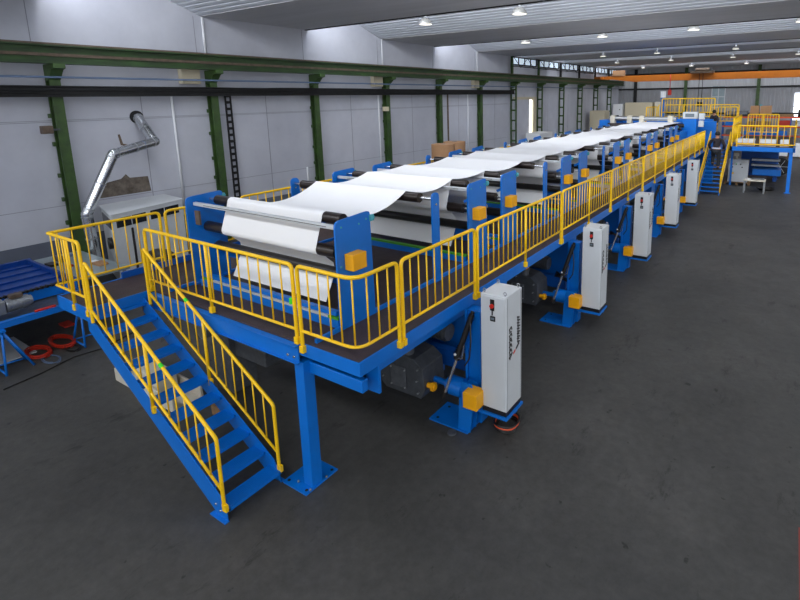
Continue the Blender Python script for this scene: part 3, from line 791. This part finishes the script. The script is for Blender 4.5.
for i, (x, w, lab) in enumerate(((1.95, .9, 'left white carton on the right side platform'), (3.0, .75, 'middle white carton on the right side platform'), (3.75, .4, 'small white carton at the right of the side platform'))):
    c = thing('carton', lab, 'carton', (x, 27.4, PZ), group='white cartons on the side platform')
    MB().box(-w/2, w/2, -.25, .25, 0, .36).build('box', 'white', c, bevel=.01); MB().box(-w/2, w/2, -.262, -.25, .03, .16).build('base_board', 'card', c)
t = thing('blue_press', 'blue machine standing under the right side platform', 'machine', (2.7, 29.5, 0))
MB().box(-1.1, .8, .9, 2.6, .3, 1.95).build('body', 'blue2', t, bevel=.02)
MB().box(-.4, 1.0, -.3, .9, .5, .85).build('bed', 'blue', t, bevel=.02)
MB().box(-.5, .9, .3, .85, 1.25, 1.36).box(-.5, .9, .3, .85, .95, 1.05).build('white_roller_guard', 'steel', t)
for x in (-.9, .7): MB().box(x-.1, x+.1, 1.0, 1.2, 0, .5).build('leg', 'blue2', t)
t = thing('switch_cabinet', 'low grey switch cabinet standing on a wooden pallet under the side platform', 'electrical cabinet', (1.62, 28.5, .14))
b = MB().box(-.5, .5, 0, .45, 0, 1.28).build('body', 'cab', t, bevel=.015)
MB().box(-.46, .46, -.015, 0, .04, 1.24).build('door', 'cab', t, bevel=.005)
for x, z, c in ((-.28, 1.02, 'red'), (-.1, 1.02, 'green'), (.12, 1.02, 'black'), (-.28, .85, 'black'), (.2, .85, 'black')): MB().cyl((x, -.015, z), (x, -.04, z), .035, n=10).build('button', c, t)
MB().box(-.36, -.2, -.02, -.015, .45, .55).build('warning_label', 'yellow', t)
t = thing('pallet', 'wooden pallet under the low grey switch cabinet', 'pallet', (1.62, 28.7, 0))
m = MB()
for i in range(6): m.box(-.65, .65, -.42+i*.15, -.32+i*.15, .12, .14)
for x in (-.6, 0, .6): m.box(x-.05, x+.05, -.42, .43, 0, .12)
m.build('boards', 'wood', t)
t = thing('lamp_head', 'small pale device standing on the grey switch cabinet', 'device', (1.5, 28.7, 1.42))
MB().cyl((0, 0, 0), (0, 0, .2), .04).box(-.15, .1, -.1, .1, .18, .36).build('body', 'cream', t)
t = thing('work_table', 'small grey work table with papers, in front of the side platform', 'table', (2.6, 26.2, 0))
MB().box(-.5, .5, -.3, .4, .62, .68).build('tabletop', 'cream', t, bevel=.01)
for x in (-.45, .45):
    for y in (-.25, .35): MB().box(x-.035, x+.035, y-.035, y+.035, 0, .62).build('leg', 'steel', t)
tag(MB().box(-.15, .15, -.1, .1, 0, .015).build('paper_stack', 'white', loc=(2.3, 26.2, .681)), 'white sheet of paper lying at the left of the small work table', 'paper')
tag(MB().box(-.3, .3, -.12, .12, 0, .09).build('tool_tray', 'dark', loc=(2.75, 26.3, .681), bevel=.02), 'dark tray of tools on the small work table', 'tray')
m = MB()
for i in range(5): m.tube([(.3*math.cos(a)*(1+.1*i), .3*math.sin(a)*(1+.07*i), .03+.02*i) for a in [j*math.pi/9 for j in range(18)]], .025, 6, closed=True)
tag(m.build('hose_coil', 'black', loc=(3.1, 27.2, 0)), 'black hose coil on the floor beside the small work table', 'hose')
t = thing('electrode_reel', 'black round cable reel by the rear leg of the side platform', 'reel', (3.6, 33.5, 0))
MB().cyl((0, -.15, .55), (0, .15, .55), .55, n=24).build('drum', 'black', t)
m = MB()
for i in range(6):
    a = i*math.pi/3; m.bar((0, -.17, .55), (.45*math.cos(a), -.17, .55+.45*math.sin(a)), .05, .02)
m.build('spokes', 'white', t)

# goods and racks against the end wall
t = thing('pallet_rack', 'long orange and blue pallet rack in front of the end wall', 'rack', (3.5, 54, 0))
for x in (-5.4, -2.5, .4, 3.3, 6.2, 9.1):
    m = MB().box(x-.05, x+.05, -.5, -.42, 0, 2.9).box(x-.05, x+.05, .42, .5, 0, 2.9)
    for i in range(4): m.bar((x, -.45, .3+i*.65), (x, .45, .8+i*.65), .04, .04)
    m.build('upright', 'blue2', t)
for z in (2.8, 1.9, 1.0):
    MB().box(-5.4, 9.1, -.52, -.46, z-.09, z+.05).box(-5.4, 9.1, .46, .52, z-.09, z+.05).build('beam', 'rackor', t)
    MB().box(-5.4, 9.1, -.46, .46, z-.02, z+.02).build('shelf', 'dark', t)
rg = 'goods stored on the orange rack'
def good(name, lab, cat, x0, x1, z0, z1, m, sub=0):
    o = MB()
    n = max(1, int((x1-x0)/.6))
    if sub == 1:
        for i in range(3): o.cyl((x0, -.3+i*.3, z0+(z1-z0)/2), (x1, -.3+i*.3, z0+(z1-z0)/2+.02*i), (z1-z0)/2, n=12)
    else: o.prism([(x0, z0), (x1, z0), (x1-.03, z1), (x0+.05, z1-.03)], 1, -.4, .35)
    return tag(o.build(name, m, loc=(3.5, 54, 0), bevel=0 if sub else .02), lab, cat, rg)
good('carton', 'left brown carton on the top rack shelf', 'carton', -3.1, -2.3, 2.86, 3.9, 'card')
good('carton', 'right brown carton on the top rack shelf', 'carton', -2.25, -1.25, 2.86, 3.9, 'card')
tag(MB().box(-.12, .12, -.05, .05, 0, .1).build('cap', 'teal', loc=(1.3, 53.7, 3.9)), 'small teal object on top of the left brown carton', 'box')
good('wrapped_bundle', 'grey wrapped bundle left of the brown cartons on the top shelf', 'bundle', -5.2, -3.3, 2.84, 3.35, 'grease', 1)
good('black_roll', 'black rolls of film at the right on the top rack shelf', 'roll', .9, 4.2, 2.84, 3.5, 'black', 1)
good('brown_bale', 'low brown bale on the top rack shelf between cartons and black rolls', 'bale', -1.0, .6, 2.84, 3.1, 'wood')
good('blue_bin', 'blue bins on the middle rack shelf behind the landing', 'bin', -5.2, -4.2, 1.95, 2.4, 'blue')
good('grey_sack', 'pale grey sack on the middle rack shelf', 'sack', .9, 2.6, 1.95, 2.4, 'cab')
good('pallet_goods', 'brown goods with slats on the middle rack shelf', 'pallet', -3.3, -1.2, 1.95, 2.4, 'wood')
good('red_crate', 'red crate on the middle rack shelf', 'crate', -.6, .4, 1.95, 2.5, 'hose')
good('blue_crate', 'blue crates on the lower rack shelf', 'crate', -3.6, .2, 1.05, 1.5, 'blue')
good('dark_drum', 'dark drums on the lower right rack shelf', 'drum', 1.3, 4.2, 1.05, 1.7, 'dark', 1)
good('grey_chest', 'grey metal chest on the lower left rack shelf', 'chest', -5.1, -4, 1.05, 1.6, 'grease')
for i in range(3):
    t = thing('wrapped_pallet', ['white wrapped pallet load behind the side platform, left one', 'white wrapped pallet load behind the side platform, middle one', 'white wrapped pallet load at the right picture edge'][i], 'pallet load', (3.3+i*1.45, 44, 0), group='white wrapped pallet loads')
    MB().box(-.6, .6, -.5, .5, .14, 1.15).build('load', 'white', t, bevel=.05)
    m = MB()
    for x in (-.55, 0, .55): m.box(x-.05, x+.05, -.5, .5, 0, .14)
    m.build('pallet', 'wood', t)

# cabinets at the far left
def farcab(lab, x, y, w, d, h, m, win=False):
    t = thing('machine_cabinet', lab, 'cabinet', (x, y, 0), group='cabinets near the far left corner')
    MB().box(0, w, 0, d, 0, h).build('body', m, t, bevel=.02)
    MB().box(.08, w-.08, -.03, 0, .1, h-.15).build('door', m, t, bevel=.01)
    if win:
        MB().box(w*.3, w*.7, -.05, -.03, h*.52, h*.7).build('vent', 'dark', t)
        MB().cyl((w*.75, -.05, h*.85), (w*.75, -.03, h*.85), .06).build('dial', 'black', t)
farcab('tall white cabinet in the far left corner', -13.6, 55.2, 1.1, 1.2, 4.1, 'white', True)
farcab('pale beige machine enclosure right of the tall white cabinet', -12.3, 55.6, 3.0, 1.2, 4.25, 'beige')
farcab('narrow cream cabinet with black dials near the pale enclosure', -9.1, 55.8, 1.0, 1.0, 4.3, 'cream')
farcab('brown beige cabinet beside the far lattice columns', -13.3, 46.5, 1.5, 1.6, 3.6, 'beige')
# lower white boxes seen beyond the web
t = thing('white_case', 'white case on the floor below the open door slit', 'case', (-13.2, 31.6, 0)); MB().box(0, 1.2, 0, 2.4, 0, 2.35).build('body', 'white', t, bevel=.03)

# cardboard reels behind the web
for i, (x, y, z0, r, h, lab) in enumerate(((-7.6, 13.1, 0, .78, 3.37, 'x'), (-7.6, 15.4, 0, .78, 3.30, 'x'))): pass
def reel(x, y, r, z0, z1, lab):
    t = thing('kraft_reel', lab, 'paper reel', (x, y, 0), group='brown paper reels behind the web')
    MB().cyl((0, 0, z0), (0, 0, z1), r, n=40).build('paper_roll', 'card', t)
    MB().cyl((0, 0, z1-.01), (0, 0, z1+.012), .12, n=16).build('core', 'dark', t)
    MB().cyl((0, 0, 0), (0, 0, z0), r, n=40).build('lower_roll', 'card', t)
reel(-8.4, 13.75, .5, 1.6, 3.18, 'left brown kraft paper reel stack behind the web')
reel(-8.9, 15.35, .5, 1.6, 3.14, 'right brown kraft paper reel stack behind the web')

# ------------------------------------------------------------------ left wall: duct, air unit, stain
t = thing('exhaust_duct', 'shiny bent metal exhaust duct coming out of the left wall', 'duct', (-13.8, 4.42, 4.64))
P0 = Vector((-13.85, 4.45, 4.64)); P1 = Vector((-12.9, 4.42, 3.88)); P2 = Vector((-12.6, 3.08, 3.64)); P3 = Vector((-12.6, 2.2, 2.03)); P4 = Vector((-12.6, 2.25, .6))
B0 = Vector((-13.8, 4.42, 4.64))
for nm, a, b in (('upper_pipe', P0, P1), ('middle_pipe', P1, P2), ('sloping_pipe', P2, P3), ('lower_pipe', P3, P4)):
    d = (b-a).normalized(); o = MB().cyl(a-B0, b-B0, .14, n=20).sphere(b-B0, .142, 16).build(nm, 'chrome', t)
    for f in (.06, .5, .93):
        c = a.lerp(b, f)-B0; MB().cyl(c-d*.02, c+d*.02, .15, n=20).build('clamp_ring', 'steel', o)
MB().cyl((-.095, .02, 0), (-.05, .02, 0), .2, n=24).build('wall_collar', 'blk', t)
c = P1.lerp(P2, .3)-B0
MB().cyl(c+Vector((0, .03, 0)), c-Vector((0, .03, 0)), .14, n=20).build('blue_strap', 'cord', t)
MB().tube([c+Vector((0, -.35, 0)), c+Vector((-.3, -.45, .05)), c+Vector((-.3, -.5, .35))], .03, 6).build('support_hook', 'rail', t)
tag(MB().prism([(3.1, 2.2), (4.6, 2.2), (4.55, 2.7), (4.0, 2.72), (3.9, 2.85), (3.75, 2.72), (3.1, 2.62)], 0, WX, WX+.008).build('wall_patch', 'soot'), 'dirty brown patch on the wall above the grey air unit', 'patch')
tag(MB().prism([(2.5, 2.6), (3.1, 2.2), (3.3, 2.9), (3.0, 3.3), (2.7, 3.1)], 0, WX, WX+.005).build('soot_mark', 'soot'), 'sooty mark on the wall left of the brown patch', 'stain') if False else None
t = thing('air_unit', 'grey cabinet with dark louvred windows standing at the left wall behind the landing', 'air handling unit', (-12.4, 3.6, 0))
Q = [Vector((-11.75, 2.45, 0)), Vector((-12.35, 4.75, 0)), Vector((-13.78, 4.9, 0)), Vector((-13.6, 2.95, 0))]
Q = [q-Vector((-12.4, 3.6, 0)) for q in Q]
MB().prism([(q.x, q.y) for q in Q], 2, 0, 2.0).build('housing', 'cab', t, bevel=.015)
MB().prism([(q.x*1.04, q.y*1.04) for q in Q], 2, 2.0, 2.04).build('roof', 'cab', t)
fd = (Q[1]-Q[0]).normalized(); fo = Vector((fd.y, -fd.x, 0))
for a, b in ((.12, .56), (.6, 1.04), (1.2, 1.66), (1.7, 2.2)):
    p = Q[0]+fd*a+fo*.008; q = Q[0]+fd*b+fo*.008
    MB().bar(p+Vector((0, 0, 1.77)), q+Vector((0, 0, 1.77)), .016, .27).build('louvre_window', 'glass', t)
sd = (Q[3]-Q[0]).normalized(); so = Vector((sd.y, -sd.x, 0))*(-1)
p = Q[0]+sd*.2+so*.008; q = Q[0]+sd*1.7+so*.008
MB().bar(p+Vector((0, 0, 1.72)), q+Vector((0, 0, 1.72)), .016, .28).build('side_window', 'glass', t)
c = Q[0]+sd*.45+Vector((0, 0, 1.15)); MB().cyl(c, c+so*.1, .17, n=20).build('round_port', 'black', t)
p = Q[0]+fd*.55+fo*.02; MB().bar(p+Vector((0, 0, .1)), p+Vector((0, 0, 1.55)), .05, .05).build('black_strut', 'black', t)

# ------------------------------------------------------------------ left blue conveyor under construction
t = thing('blue_conveyor_bed', 'half-built blue conveyor bed resting on trestles at the left edge', 'machine frame', (-10, -1.5, 0))
def L3(m): m.v = [(x+10, y+1.5+.25, z) for x, y, z in m.v]; return m
L3(MB().box(-12.6, -9.7, -5, .5, .93, 1.0)).build('bed_plate', 'navy', t)
m = MB()
for i in range(5): m.box(-12.3+i*.55, -12.2+i*.55, -5, .45, 1.0, 1.04)
m.box(-12.65, -12.55, -5, .55, .95, 1.12)
L3(m).build('bed_ribs', 'navy', t)
L3(MB().box(-9.72, -9.6, -5, .45, .9, 1.12)).build('side_rail', 'blue', t)
m = MB().box(-9.64, -9.58, -5, .4, 1.13, 1.16)
for i in range(60): m.box(-9.66, -9.56, -4.98+i*.09, -4.94+i*.09, 1.12, 1.175)
L3(m).build('drive_chain', 'black', t)
L3(MB().box(-12.55, -9.6, .45, .52, .8, 1.12)).build('end_plate', 'navy', t)
L3(MB().box(-8.62, -8.5, -5, .3, .86, .98).box(-9.8, -8.5, .2, .3, .86, .98).box(-9.8, -8.5, -2.6, -2.5, .86, .98)).build('outer_beam', 'blue', t, bevel=.004)
L3(MB().box(-9.6, -8.62, -5, .2, .85, .87)).build('lower_shelf', 'dark', t)
L3(MB().box(-9.62, -9.5, -.6, -.5, .86, 1.1).box(-9.62, -9.5, -3, -2.9, .86, 1.1)).build('stub_post', 'blue', t)
for i, (x, y) in enumerate(((-8.52, .3), (-8.5, -1.0), (-11.8, .1), (-11.8, -1.2))):
    tt = thing('trestle', ['blue trestle under the conveyor bed end beside the landing', 'blue trestle nearest the left picture edge', 'blue trestle at the far corner of the conveyor bed', 'blue trestle under the far side of the conveyor bed'][i], 'trestle', (x, y, 0), group='blue trestles')
    for s in (-1, 1):
        MB().tube([(.05*s, 0, .84), (.0+.28*s, -.1, .02)], .022, 8).build('leg', 'blue', tt)
        MB().tube([(.05*s, 0, .84), (.0+.2*s, .35, .02)], .022, 8).build('leg', 'blue', tt)
    MB().tube([(-.27, -.1, .06), (.27, -.1, .06)], .018, 8).tube([(-.27, -.1, .06), (-.2, .35, .06)], .018, 8).build('brace', 'blue', tt)
    MB().box(-.12, .12, -.05, .05, .82, .86).build('head', 'blue', tt)
t = thing('gear_motor', 'grey gear motor lying on the blue conveyor bed beam', 'motor', (-9.05, -.75, .99))
MB().cyl((0, -.75, .13), (0, -.2, .13), .12, n=18).box(-.12, .12, -.2, .0, .0, .26).cyl((0, .02, .13), (0, .4, .13), .13, n=18).cyl((0, .4, .13), (0, .45, .13), .1, n=18).build('casing', 'steel', t, bevel=.01)
m = MB()
for i in range(6): m.cyl((0, .06+i*.05, .13), (0, .075+i*.05, .13), .142, n=18)
m.build('cooling_fins', 'steel', t)
MB().cyl((0, -.95, .13), (0, -.75, .13), .05, n=12).build('shaft', 'chrome', t)
MB().box(-.08, .08, .1, .3, .26, .33).build('terminal_box', 'rail', t)
t = thing('steel_sheet_table', 'pale steel sheet table with scattered tools behind the landing', 'table', (-11.6, 1.4, 0))
MB().box(-1.3, 1.6, -.7, .6, .93, .98).build('tabletop', 'sheet', t, bevel=.005)
for x in (-1.2, 1.5):
    for y in (-.6, .5): MB().box(x-.03, x+.03, y-.03, y+.03, 0, .93).build('leg', 'steel', t)
tools = (('tool_box', 'rail', -12.2, 1.3, .5, .18, .1), ('red_case', 'hose', -11.4, 1.2, .2, .14, .05), ('black_pouch', 'black', -11.9, 1.0, .35, .2, .06), ('cord_bundle', 'cord', -12.5, 1.6, .2, .2, .05), ('parts_tray', 'card', -10.9, 1.7, .4, .25, .05), ('white_rag', 'white', -11.2, 1.7, .25, .15, .04))
for nm, mm, x, y, w, d, h in tools:
    o = MB().prism(rounded([(-w/2, -d/2), (w/2, -d/2*.8), (w/2*.9, d/2), (-w/2, d/2*.9)], [.03]*4), 2, 0, h).build(nm, mm, loc=(x, y, .981)); tag(o, {'tool_box': 'rusty brown tool box on the pale steel sheet table', 'red_case': 'small red case on the pale steel sheet table', 'black_pouch': 'black pouch on the near side of the pale steel sheet table', 'cord_bundle': 'blue grey cord bundle on the pale steel sheet table', 'parts_tray': 'brown parts tray on the pale steel sheet table', 'white_rag': 'white rag on the pale steel sheet table'}[nm], nm.split('_')[-1])
for nm, mm, x, y, w, d, h, lab, z in (('red_clamp', 'red', -8.56, -.25, .06, .35, .04, 'red clamp lying on the blue outer beam', .981), ('white_label', 'white', -10.9, -.8, .22, .7, .03, 'crumpled pale paper on the blue conveyor bed', 1.061)):
    tag(MB().box(-w/2, w/2, -d/2, d/2, 0, h).build(nm, mm, loc=(x, y, z), bevel=.01), lab, nm.split('_')[-1])
# cart with black bag and orange frame behind landing
t = thing('tool_cart', 'orange framed cart with dark load behind the landing railing', 'cart', (-9.2, 2.5, 0))
MB().box(-.6, .6, -.4, .4, .9, .94).box(-.6, -.55, -.4, -.35, .1, .9).box(.55, .6, -.4, -.35, .1, .9).box(-.6, -.55, .35, .4, .1, .9).box(.55, .6, .35, .4, .1, .9).build('frame', 'orange', t)
for x in (-.55, .55):
    for y in (-.36, .36): MB().cyl((x, y-.03, .1), (x, y+.03, .1), .1, n=14).build('wheel', 'black', t)
tag(MB().sphere((0, 0, .22), .3, 16, sc=(1.5, 1.1, .75)).build('black_bag', 'black', loc=(-9.5, 2.5, .94)), 'black bag on the orange framed cart', 'bag')
tag(MB().box(-.25, .25, -.2, .2, 0, .1).build('white_packet', 'white', loc=(-8.85, 2.5, .942), bevel=.03), 'white packet on the orange framed cart', 'packet')
# hoses and things on the floor
def coil_obj(name, lab, cat, loc, rx, ry, n, r, m, tilt=0):
    o = MB(); pts = []
    R_ = random.Random(hash(name) % 97 if False else len(lab))
    for j in range(n*16):
        a = j*2*math.pi/16; k = 1+.12*math.sin(a*.37+1)+.05*R_.random()
        pts.append((rx*k*math.cos(a), ry*k*math.sin(a), r+.012*(j/16)+.006*math.sin(a*2)))
    o.tube(pts, r, 6); return tag(o.build(name, m, loc=loc), lab, cat)
coil_obj('air_hose', 'red air hose coil on the floor under the conveyor bed, left loops', 'hose', (-8.8, -.42, 0), .3, .17, 6, .016, 'hose')
coil_obj('air_hose', 'red air hose coil on the floor near the right trestle, right loops', 'hose', (-8.95, .05, 0), .36, .17, 6, .016, 'hose')
coil_obj('cord', 'thin blue grey cord on the floor in front of the red hose', 'cord', (-8.3, -.38, 0), .25, .12, 2, .008, 'cord')
coil_obj('black_cable', 'black cable loop beside the red hose', 'cable', (-8.45, .05, 0), .2, .1, 3, .01, 'black')
tag(MB().tube([(-7.7, -1.3, .012), (-7.8, -.7, .012), (-8.0, -.1, .012), (-7.9, .4, .012), (-8.2, 1.2, .012)], .012, 6).build('floor_cable', 'black'), 'long black cable lying on the floor along the trestles', 'cable')
tag(MB().box(-1.3, 0, -.8, .35, 0, .02).build('white_board', 'cab', loc=(-8.95, -.75, 0)), 'pale flat board on the floor at the left edge', 'board')
tag(MB().box(-.15, .2, -.1, .1, 0, .04).build('red_tool', 'hose', loc=(-10.0, .5, 0)), 'dark red tool on the floor beneath the conveyor bed', 'tool')
# cream channel frame under the stairs
t = thing('cream_frame', 'cream painted steel trough lying on the floor behind the stairs', 'trough', (-5.9, -.05, 0))
MB().prism(rounded([(-.45, -.02), (1.6, -.02), (1.6, .5), (-.45, .5)], [.08, 0, 0, .08]), 2, 0, .03).box(-.4, 1.6, -.02, .02, .03, .25).box(-.4, 1.6, .46, .5, .03, .25).box(-.45, -.41, .02, .46, .03, .25).build('trough', 'cream', t, bevel=.01)
MB().box(.3, 1.0, .05, .4, .03, .4).build('cream_box', 'cream', t, bevel=.02)
t = thing('grey_machine_part', 'grey machine block on the floor behind the blue stairs', 'machine part', (-4.2, .9, 0))
MB().box(-.2, .25, -.1, .4, 0, 1.35).box(.25, 1.1, .0, .4, .7, 1.0).build('block', 'grease', t, bevel=.02)
MB().cyl((-.3, -.25, 1.15), (-.3, -.1, 1.15), .18, n=18).build('flywheel', 'steel', t)
t = thing('wooden_crate', 'small wooden block on the floor seen through the stair treads', 'block', (-3.6, .35, 0)); MB().box(-.13, .13, -.1, .1, 0, .18).build('block', 'wood', t, bevel=.01)
MB().box(4.46, 4.56, -6, 2.6, 0, .003).build('trim_40', 'redline', kind='structure')

# ------------------------------------------------------------------ people
def person(name, lab, loc, rz, joints, head, parts):
    t = thing(name, lab, 'person', loc, rz)
    V = [j[0] for j in joints]; Rr = [j[1] for j in joints]
    def skin(nm, idx, edges, grow, m, par=None):
        mp = {a: i for i, a in enumerate(idx)}
        me = bpy.data.meshes.new(nm); me.from_pydata([V[i] for i in idx], [(mp[a], mp[b]) for a, b in edges if a in mp and b in mp], [])
        o = bpy.data.objects.new(nm, me); COL.objects.link(o); o.parent = par or t
        md = o.modifiers.new('skin', 'SKIN'); md.use_smooth_shade = True
        for i, a in enumerate(idx):
            r = Rr[a]+grow; me.skin_vertices[0].data[i].radius = (r, r*.85 if a < 4 else r)
        me.skin_vertices[0].data[0].use_root = True
        s = o.modifiers.new('sub', 'SUBSURF'); s.levels = s.render_levels = 2
        me.materials.append(M[m]); return o
    E_ = parts['edges']
    b = skin('body', list(range(len(V))), E_, 0, 'skin')
    skin('jacket', parts['jacket'], E_, .018, 'jacket'); skin('trousers', parts['trousers'], E_, .016, 'trouser')
    hd = head
    MB().sphere((hd[0], hd[1]-.015*0, hd[2]+.025), .112, 16, sc=(.95, 1.05, 1.05)).build('hair', 'hair', t)
    for s in (-1, 1):
        f = V[parts['feet'][0 if s < 0 else 1]]
        MB().box(f[0]-.05, f[0]+.05, f[1]-.09, f[1]+.17, f[2]-.05, f[2]+.04).build('shoe', 'black', t, bevel=.02)
    return t
# climbing person seen from behind (local +y is forward)
J = [((0, 0, .95), .13), ((0, .02, 1.12), .13), ((0, .05, 1.32), .155), ((0, .07, 1.46), .10), ((0, .09, 1.53), .055), ((0, .11, 1.62), .085), ((0, .115, 1.70), .085),
     ((-.19, .06, 1.43), .065), ((-.3, .05, 1.18), .05), ((-.26, .2, .98), .04), ((-.24, .27, .93), .035),
     ((.19, .06, 1.43), .065), ((.3, .05, 1.18), .05), ((.26, .2, .98), .04), ((.24, .27, .93), .035),
     ((-.1, 0, .88), .095), ((-.12, .22, .62), .07), ((-.12, .13, .26), .05), ((-.12, .16, .23), .045),
     ((.1, 0, .88), .095), ((.12, .03, .47), .07), ((.12, -.08, .1), .05), ((.12, -.05, .06), .045)]
Ed = [(0, 1), (1, 2), (2, 3), (3, 4), (4, 5), (5, 6), (3, 7), (7, 8), (8, 9), (9, 10), (3, 11), (11, 12), (12, 13), (13, 14), (0, 15), (15, 16), (16, 17), (17, 18), (0, 19), (19, 20), (20, 21), (21, 22)]
pt = dict(edges=Ed, jacket=[1, 0, 2, 3, 7, 8, 9, 11, 12, 13], trousers=[0, 15, 16, 17, 19, 20, 21], feet=(18, 22))
pp = person('person', 'person in dark jacket with pale waist band climbing the far blue stairs', (.68, 26.2, 1.13), 0, J, J[6][0], pt)
pp.scale = (1.25, 1.1, 1.08)
MB().prism([(.175*math.cos(a), .01+.155*math.sin(a)) for a in [i*math.pi/10 for i in range(20)]], 2, 1.0, 1.06).build('reflective_band', 'reflect', pp)
J2 = [((0, 0, .95), .13), ((0, 0, 1.12), .13), ((0, 0, 1.32), .155), ((0, 0, 1.46), .10), ((0, 0, 1.53), .055), ((0, .02, 1.62), .085), ((0, .02, 1.70), .085),
     ((-.19, 0, 1.43), .065), ((-.27, 0, 1.16), .05), ((-.2, .2, 1.02), .04), ((-.15, .27, 1.05), .035),
     ((.19, 0, 1.43), .065), ((.27, 0, 1.16), .05), ((.2, .2, 1.02), .04), ((.15, .27, 1.05), .035),
     ((-.1, 0, .88), .095), ((-.11, .02, .48), .07), ((-.11, 0, .1), .05), ((-.11, .03, .06), .045),
     ((.1, 0, .88), .095), ((.11, .02, .48), .07), ((.11, 0, .1), .05), ((.11, .03, .06), .045)]
p2 = person('person', 'person in dark clothes standing behind the far blue machine panel', (.1, 29.3, 2.35), math.radians(150), J2, J2[6][0], pt)
o = p2.children[3]
tag(MB().box(-.9, .9, -.5, .5, 0, .25).build('operator_step', 'blue2', loc=(-.4, 29.4, H)), 'blue step behind the far machine panel under the standing person', 'step')

# ------------------------------------------------------------------ lights
def area(name, loc, rot, sx, sy, e, col=(1, 1, 1)):
    l = bpy.data.lights.new(name, 'AREA'); l.shape = 'RECTANGLE'; l.size = sx; l.size_y = sy; l.energy = e; l.color = col
    o = bpy.data.objects.new(name, l); COL.objects.link(o); o.location = loc; o.rotation_euler = rot; return o
mid = (WX+RX)/2; wid = RX-WX-.4
for a, b, hgt in [(-7.06, -2.38, 1.68)]+slopes:
    area('skylight_daylight', (mid, a+.05, FZ+.2+hgt*.45), (math.radians(62), 0, 0), wid, hgt*.8, 660*hgt, (.97, .98, 1))
w = bpy.data.worlds.new('world'); S.world = w; w.use_nodes = True
bg = w.node_tree.nodes['Background']; bg.inputs['Color'].default_value = (.93, .96, 1, 1); bg.inputs['Strength'].default_value = .95

# ------------------------------------------------------------------ camera
cam = bpy.data.cameras.new('camera'); co = bpy.data.objects.new('camera', cam); COL.objects.link(co)
pi_, ya, ro = math.radians(-10.747), math.radians(32.404), math.radians(-.871)
f = Vector((-math.sin(ya)*math.cos(pi_), math.cos(ya)*math.cos(pi_), math.sin(pi_)))
r = Vector((math.cos(ya), math.sin(ya), 0)); u = r.cross(f)
r2 = r*math.cos(ro)+u*math.sin(ro); u2 = -r*math.sin(ro)+u*math.cos(ro)
mt = Matrix((r2, u2, -f)).transposed().to_4x4(); mt.translation = Vector((CX, CY, CZ))
co.matrix_world = mt
cam.sensor_fit = 'HORIZONTAL'; cam.sensor_width = 36; cam.lens = 509.095/800*36
cam.shift_x = -67.472/800; cam.shift_y = -105.765/800
cam.clip_start = .05; cam.clip_end = 300
S.camera = co
vs = S.view_settings; vs.view_transform = 'Standard'; vs.look = 'None'; vs.exposure = .03; vs.gamma = 1; vs.use_curve_mapping = False
